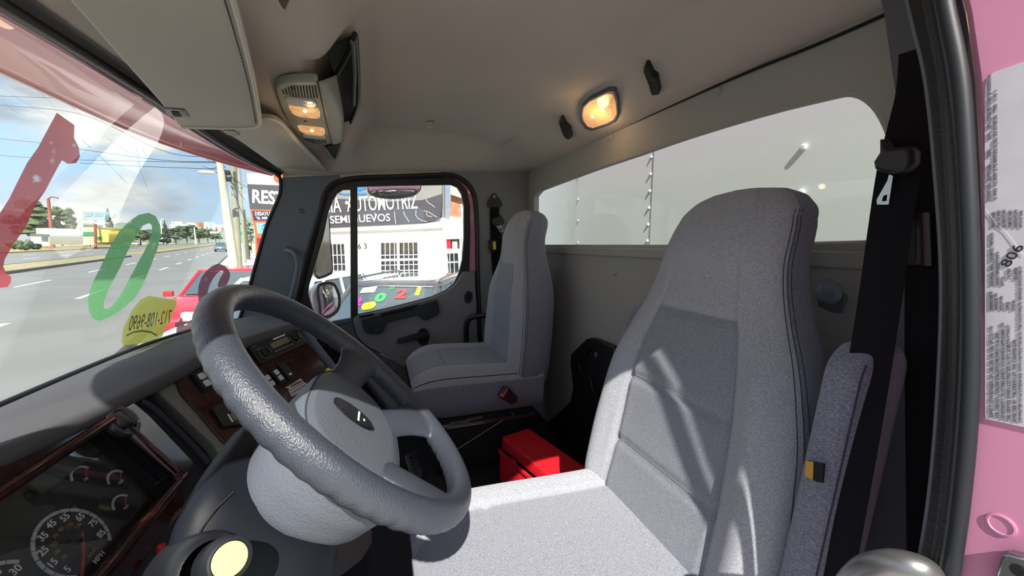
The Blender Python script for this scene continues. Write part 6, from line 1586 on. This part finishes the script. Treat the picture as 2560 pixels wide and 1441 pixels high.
# pedestrian on the sidewalk
def person():
    g = on(622, 648, 'z', 0); D = float((g-EYE)@FW); t = thing('person', 'person in dark top and grey trousers walking along the sidewalk, carrying a dark bag', 'person', tuple(g))
    S = 1.0; me = bpy.data.meshes.new('body')
    J = {'p': (0, 0, .95), 'c': (0, 0, 1.25), 'n': (0, 0, 1.46), 'h': (0, 0, 1.62), 'hl': (0, .10, .92), 'kl': (.10, .10, .50), 'al': (.02, .10, .08), 'tl': (.16, .10, .04), 'hr': (0, -.10, .92), 'kr': (.02, -.10, .50), 'ar': (-.14, -.10, .10), 'tr': (-.02, -.10, .04), 'sl': (0, .19, 1.40), 'el': (.05, .25, 1.12), 'wl': (.18, .22, .98), 'sr': (0, -.19, 1.40), 'er': (.05, -.26, 1.12), 'wr': (.20, -.20, 1.02)}
    R = {'p': .15, 'c': .155, 'n': .065, 'h': .10, 'hl': .10, 'kl': .065, 'al': .045, 'tl': .04, 'hr': .10, 'kr': .065, 'ar': .045, 'tr': .04, 'sl': .065, 'el': .045, 'wl': .035, 'sr': .065, 'er': .045, 'wr': .035}
    ks = list(J); E = [('p', 'c'), ('c', 'n'), ('n', 'h'), ('p', 'hl'), ('hl', 'kl'), ('kl', 'al'), ('al', 'tl'), ('p', 'hr'), ('hr', 'kr'), ('kr', 'ar'), ('ar', 'tr'), ('c', 'sl'), ('sl', 'el'), ('el', 'wl'), ('c', 'sr'), ('sr', 'er'), ('er', 'wr')]
    Mx = Matrix.Translation(Vector(g.tolist())) @ Matrix.Rotation(pi+.3, 4, 'Z')
    me.from_pydata([tuple(Mx @ Vector(J[k])) for k in ks], [(ks.index(a_), ks.index(b_)) for a_, b_ in E], [])
    o = link('body', me, mat('grey_clothes', '#5c5a5e', .9), t)
    md = o.modifiers.new('skin', 'SKIN'); md.use_smooth_shade = True
    for i_, k in enumerate(ks): me.skin_vertices[0].data[i_].radius = (R[k], R[k])
    me.skin_vertices[0].data[0].use_root = True
    sb_ = o.modifiers.new('s', 'SUBSURF'); sb_.levels = 1; sb_.render_levels = 1
    bm = bmesh.new(); bmesh.ops.create_uvsphere(bm, u_segments=12, v_segments=8, radius=.112); bmesh.ops.transform(bm, matrix=Mx @ Matrix.Translation((-.015, 0, 1.66)), verts=bm.verts); link('hair', bm_mesh(bm, 'hair', smooth=True), MT['blackm'], t)
    bm = bmesh.new(); box_bm(bm, Mx @ Matrix.Translation((.34, -.02, 1.12)), .14, .62, .32, .05); bg = link('shoulder_bag', bm_mesh(bm, 'shoulder_bag', auto=50), MT['blackm']); tag(bg, 'dark bag held in front of the pedestrian on the sidewalk', 'bag')
person()
# ================================================================== building beside the lot
FP = face_pl(990, 600, 12.5, roll=.040)
kb6 = lambda pts: crop(pts, 820, 440, 7.11)
kb5 = lambda pts: crop(pts, 600, 400, 2.8825)
bd = thing('building', 'white single-storey building with barred windows beside the lot', 'building', tuple(FP.P(0, -2.3, -1)))
def fpx(pts, c=0): return FP.pxs(pts, c)
wallo = fpx([(730, 562), (1104, 548), (1106, 700), (1110, 900), (730, 900)])
wallo = [(-3.5, fpx([(740, 560)])[0][1]), (FP.px(1112, 545)[0], FP.px(1112, 545)[1]), (FP.px(1112, 545)[0], -3), (-3.5, -3)]
wn1 = fpx(kb5([(985, 570), (1290, 565), (1295, 815), (990, 835)]))
wn0 = fpx(kb5([(600, 575), (768, 572), (772, 810), (600, 820)]))
prism('wall', FP, wallo, -.25, 0, MT['bwhite'], bd, holes=[fpx(kb5([(1010, 600), (1280, 596), (1284, 812), (1012, 822)])), fpx(kb5([(620, 610), (752, 608), (764, 806), (620, 812)]))])
prism('wall_body', FP, [(-3.5, wallo[0][1]), (wallo[1][0]+.0, wallo[1][1]), (wallo[1][0], -3), (-3.5, -3)], -6, -.9, MT['bwhite'], bd)
prism('cornice', FP, fpx(kb6([(-720, 905), (0, 920), (1900, 825), (2045, 800), (2050, 925), (1700, 940), (0, 1000), (-720, 1020)])), -.05, .10, MT['bwhite'], bd, bev=.02)
prism('parapet', FP, [(-3.5, fpx([(740, 380)])[0][1]), (FP.px(1109, 380)[0], FP.px(1109, 380)[1]), (FP.px(1109, 548)[0], FP.px(1109, 548)[1]), (-3.5, fpx([(740, 566)])[0][1])], -.3, -.06, MT['bannertop'], bd)
def barred(nm_, o_, cols, rows_, bars_h, sash):
    w_ = prism(nm_, FP, fpx(kb5(o_)), -.02, .06, MT['bwhite2'], bd, holes=[fpx(kb5(sash))], bev=.008)
    prism('pane', FP, fpx(kb5(sash)), -.16, -.12, MT['dkglass'], w_)
    (x0, y0), (x1, y1), (x2, y2), (x3, y3) = sash
    bm = bmesh.new()
    for i in range(cols+1):
        f = i/cols; p0 = (x0+(x1-x0)*f, y0+(y1-y0)*f-14); p1 = (x3+(x2-x3)*f, y3+(y2-y3)*f)
        tube_bm(bm, [FP.P(*FP.px(*kb5([p0])[0], .09), .09), FP.P(*FP.px(*kb5([p1])[0], .09), .09)], .013, 6)
    for f in bars_h:
        p0 = (x0+(x3-x0)*f-18, y0+(y3-y0)*f); p1 = (x1+(x2-x1)*f+12, y1+(y2-y1)*f)
        tube_bm(bm, [FP.P(*FP.px(*kb5([p0])[0], .10), .10), FP.P(*FP.px(*kb5([p1])[0], .10), .10)], .014, 6)
    link('security_bars', bm_mesh(bm, 'security_bars'), MT['bwhite2'], w_)
    return w_
w_ = barred('window', [(985, 572), (1290, 566), (1296, 828), (990, 838)], 8, 4, (.40, .53, .72, .90), [(1012, 598), (1280, 594), (1286, 816), (1014, 824)])
prism('mullion', FP, fpx(kb5([(1132, 590), (1148, 590), (1152, 822), (1136, 824)])), -.02, .05, MT['bwhite2'], w_)
prism('transom', FP, fpx(kb5([(1010, 718), (1284, 712), (1284, 726), (1010, 732)])), -.02, .04, MT['bwhite2'], w_)
barred('window', [(560, 576), (770, 572), (776, 820), (560, 830)], 6, 4, (.40, .72), [(580, 606), (754, 604), (766, 808), (586, 816)])
# the door bay with extinguisher, set back on the right
dr = prism('door', FP, fpx(kb5([(1470, 550), (1590, 548), (1600, 900), (1484, 900)])), -.10, .0, MT['bwhite2'], bd, holes=[fpx(kb5([(1478, 572), (1582, 570), (1584, 640), (1480, 642)])), fpx(kb5([(1482, 676), (1570, 672), (1574, 732), (1484, 736)])), fpx(kb5([(1484, 744), (1574, 740), (1578, 830), (1488, 834)]))])
prism('door_glass', FP, fpx(kb5([(1474, 560), (1590, 558), (1596, 880), (1486, 884)])), -.25, -.20, MT['dkglass'], dr)
bm = bmesh.new()
for x in (1510, 1540): tube_bm(bm, [FP.P(*FP.px(*kb5([(x, 640)])[0], .02), .02), FP.P(*FP.px(*kb5([(x+8, 880)])[0], .02), .02)], .012, 6)
link('door_bars', bm_mesh(bm, 'door_bars'), MT['bwhite2'], dr)
prism('side_wing', FP, [(FP.px(1112, 545)[0], FP.px(1112, 574)[1]), (4.4, FP.px(1200, 572)[1]), (4.4, -3), (FP.px(1112, 545)[0], -3)], -3, -.28, MT['bwhite'], bd)
fe = thing('fire_extinguisher', 'red fire extinguisher behind the glass over the white door', 'fire extinguisher', tuple(FP.P(*FP.px(*kb5([(1500, 638)])[0]), -.15)))
a, b = FP.px(*kb5([(1500, 618)])[0]); prism('cylinder', FP, rrect(.15, .42, .05, 4, a, b), -.19, -.06, MT['red'], fe, bev=.03); prism('valve', FP, rrect(.05, .14, .02, 3, a, b+.26), -.16, -.10, MT['blackm'], fe)
tag(prism('notice_sheet', FP, fpx(kb5([(1524, 588), (1562, 586), (1562, 638), (1526, 638)])), -.14, -.12, MT['bwhite']), 'pale notice sheet beside the fire extinguisher', 'notice')
# upper storey behind, brick
ub = thing('brick_upper_storey', 'unfinished brick upper storey with a window above the white building', 'building', tuple(FP.P(2.8, 1, -3)))
prism('brick_wall', FP, fpx(kb6([(2070, -200), (2600, -200), (2600, 700), (2070, 700)])), -3.4, -1.2, MT['brick'], ub)
prism('plaster_strip', FP, fpx(kb6([(2090, -250), (2600, -200), (2600, 250), (2360, 350), (2090, 260)])), -1.25, -1.0, MT['concrete'], ub)
prism('sill_band', FP, fpx(kb6([(2090, 690), (2600, 730), (2600, 935), (2090, 935)])), -3, -.8, MT['concrete'], ub)
uw = prism('window', FP, fpx(kb6([(2285, 450), (2440, 440), (2440, 720), (2295, 715)])), -1.2, -.95, MT['bwhite'], ub)
prism('pane', FP, fpx(kb6([(2355, 470), (2440, 462), (2440, 715), (2362, 712)])), -.96, -.93, MT['dkglass'], uw)
# big banner
bn = thing('banner', 'black vinyl banner lettered AUTOMOTRIZ SEMINUEVOS above the windows', 'banner', tuple(FP.P(0, .3, .2)))
prism('sheet', FP, fpx(kb6([(-600, -420), (2040, -420), (2043, 400), (2035, 600), (2000, 745), (1930, 790), (1700, 838), (1300, 860), (600, 890), (0, 920), (-600, 935)])), .12, .14, MT['banner'], bn)
prism('faded_top', FP, fpx(kb6([(-600, -420), (2040, -420), (2042, 330), (1700, 440), (1000, 470), (0, 400), (-600, 370)])), .14, .145, MT['bannertop'], bn)
txtb('lettering', FP, 'AUTOMOTRIZ', *kb6([(335, 525), (1590, 465)]), 37, 12.3, MT['bwhite'], bn, .165, .008)
txtb('lettering', FP, 'CIA', *kb6([(-110, 545), (222, 530)]), 38, 12.3, MT['bwhite'], bn, .165, .008)
txtb('lettering', FP, 'SEMINUEVOS', *kb6([(32, 790), (1100, 745)]), 19, 12.3, MT['bwhite'], bn, .165, .01)
def swoosh(pts, name='blue_swoosh'): prism(name, FP, fpx(kb6(pts), .15), .145, .16, MT['blue'], bn)
swoosh([(140, 270), (200, 300), (300, 315), (380, 310), (380, 342), (290, 340), (190, 320)])
swoosh([(505, 300), (600, 305), (690, 300), (690, 332), (600, 345), (505, 338)])
swoosh([(505, 205), (560, 190), (680, 190), (680, 235), (620, 250), (560, 275), (515, 250)])
bm = bmesh.new()
for pts in ([(1345, 630), (1360, 700), (1400, 750), (1440, 820)], [(1565, 600), (1560, 700), (1600, 760), (1680, 800), (1760, 815)], [(1740, 420), (1780, 480), (1850, 520), (1900, 560)], [(1700, 620), (1780, 640), (1860, 690), (1940, 740)], [(1750, 650), (1760, 710), (1850, 730)], [(1180, 640), (1190, 740), (1205, 850)], [(830, 650), (850, 740)]):
    tube_bm(bm, [FP.P(*FP.px(*kb6([p])[0], .145), .145) for p in pts], .012, 5)
link('cracks', bm_mesh(bm, 'cracks'), MT['concrete'], bn)
hn = thing('house_number', 'dark house number 63 on the white wall', 'house number', tuple(FP.P(*FP.px(908, 617), .01)))
a, b = FP.px(899, 617); text('digit', FP, '6', a, b, .24, MT['ink'], hn, c=.012, depth=.02)
a, b = FP.px(914, 616); text('digit', FP, '3', a, b, .24, MT['ink'], hn, c=.012, depth=.02)
# ================================================================== sky and sun
W = bpy.data.worlds.new('sky'); SC.world = W; W.use_nodes = True; nt = W.node_tree; N, L = nt.nodes, nt.links
bg = N['Background']; tc = N.new('ShaderNodeTexCoord'); sp_ = N.new('ShaderNodeSeparateXYZ'); L.new(tc.outputs['Generated'], sp_.inputs[0])
gr_ = N.new('ShaderNodeValToRGB'); L.new(sp_.outputs['Z'], gr_.inputs['Fac'])
e = gr_.color_ramp.elements; e[0].position = 0; e[0].color = lin('#a9bcc8'); e[1].position = .75; e[1].color = lin('#4c86c4')
x_ = e.new(.22); x_.color = lin('#8fb8dc')
mp = N.new('ShaderNodeMapping'); mp.inputs['Scale'].default_value = (1.0, 1.0, 2.6); mp.inputs['Location'].default_value = (3.3, 1.7, .35); L.new(tc.outputs['Generated'], mp.inputs['Vector'])
n1 = N.new('ShaderNodeTexNoise'); n1.inputs['Scale'].default_value = 3.2; n1.inputs['Detail'].default_value = 9; n1.inputs['Roughness'].default_value = .55; n1.inputs['Distortion'].default_value = .35; L.new(mp.outputs['Vector'], n1.inputs['Vector'])
cr_ = N.new('ShaderNodeValToRGB'); L.new(n1.outputs['Fac'], cr_.inputs['Fac']); cr_.color_ramp.elements[0].position = .38; cr_.color_ramp.elements[0].color = (0, 0, 0, 1); cr_.color_ramp.elements[1].position = .52; cr_.color_ramp.elements[1].color = (1, 1, 1, 1)
n2 = N.new('ShaderNodeTexNoise'); n2.inputs['Scale'].default_value = 5.5; n2.inputs['Detail'].default_value = 7; L.new(mp.outputs['Vector'], n2.inputs['Vector'])
cc_ = N.new('ShaderNodeValToRGB'); L.new(n2.outputs['Fac'], cc_.inputs['Fac']); cc_.color_ramp.elements[0].position = .38; cc_.color_ramp.elements[0].color = lin('#8f989f'); cc_.color_ramp.elements[1].position = .62; cc_.color_ramp.elements[1].color = lin('#d6d8d3')
mx_ = N.new('ShaderNodeMixRGB'); L.new(cr_.outputs['Color'], mx_.inputs['Fac']); L.new(gr_.outputs['Color'], mx_.inputs['Color1']); L.new(cc_.outputs['Color'], mx_.inputs['Color2'])
L.new(mx_.outputs['Color'], bg.inputs['Color']); bg.inputs['Strength'].default_value = SKY_STRENGTH
sd = bpy.data.lights.new('sun', 'SUN'); sd.energy = SUN_STRENGTH; sd.color = (1, .95, .86); sd.angle = radians(.6)
so_ = bpy.data.objects.new('sun', sd); C.objects.link(so_); so_.rotation_euler = Vector(SUN_DIR).to_track_quat('-Z', 'Y').to_euler()
vs = SC.view_settings; vs.view_transform = 'Standard'; vs.look = 'None'; vs.exposure = EXPOSURE; vs.gamma = 1; vs.use_curve_mapping = False
SC.cycles.max_bounces = 10; SC.cycles.diffuse_bounces = 6; SC.cycles.transparent_max_bounces = 16
SC.cycles.caustics_reflective = False; SC.cycles.caustics_refractive = False
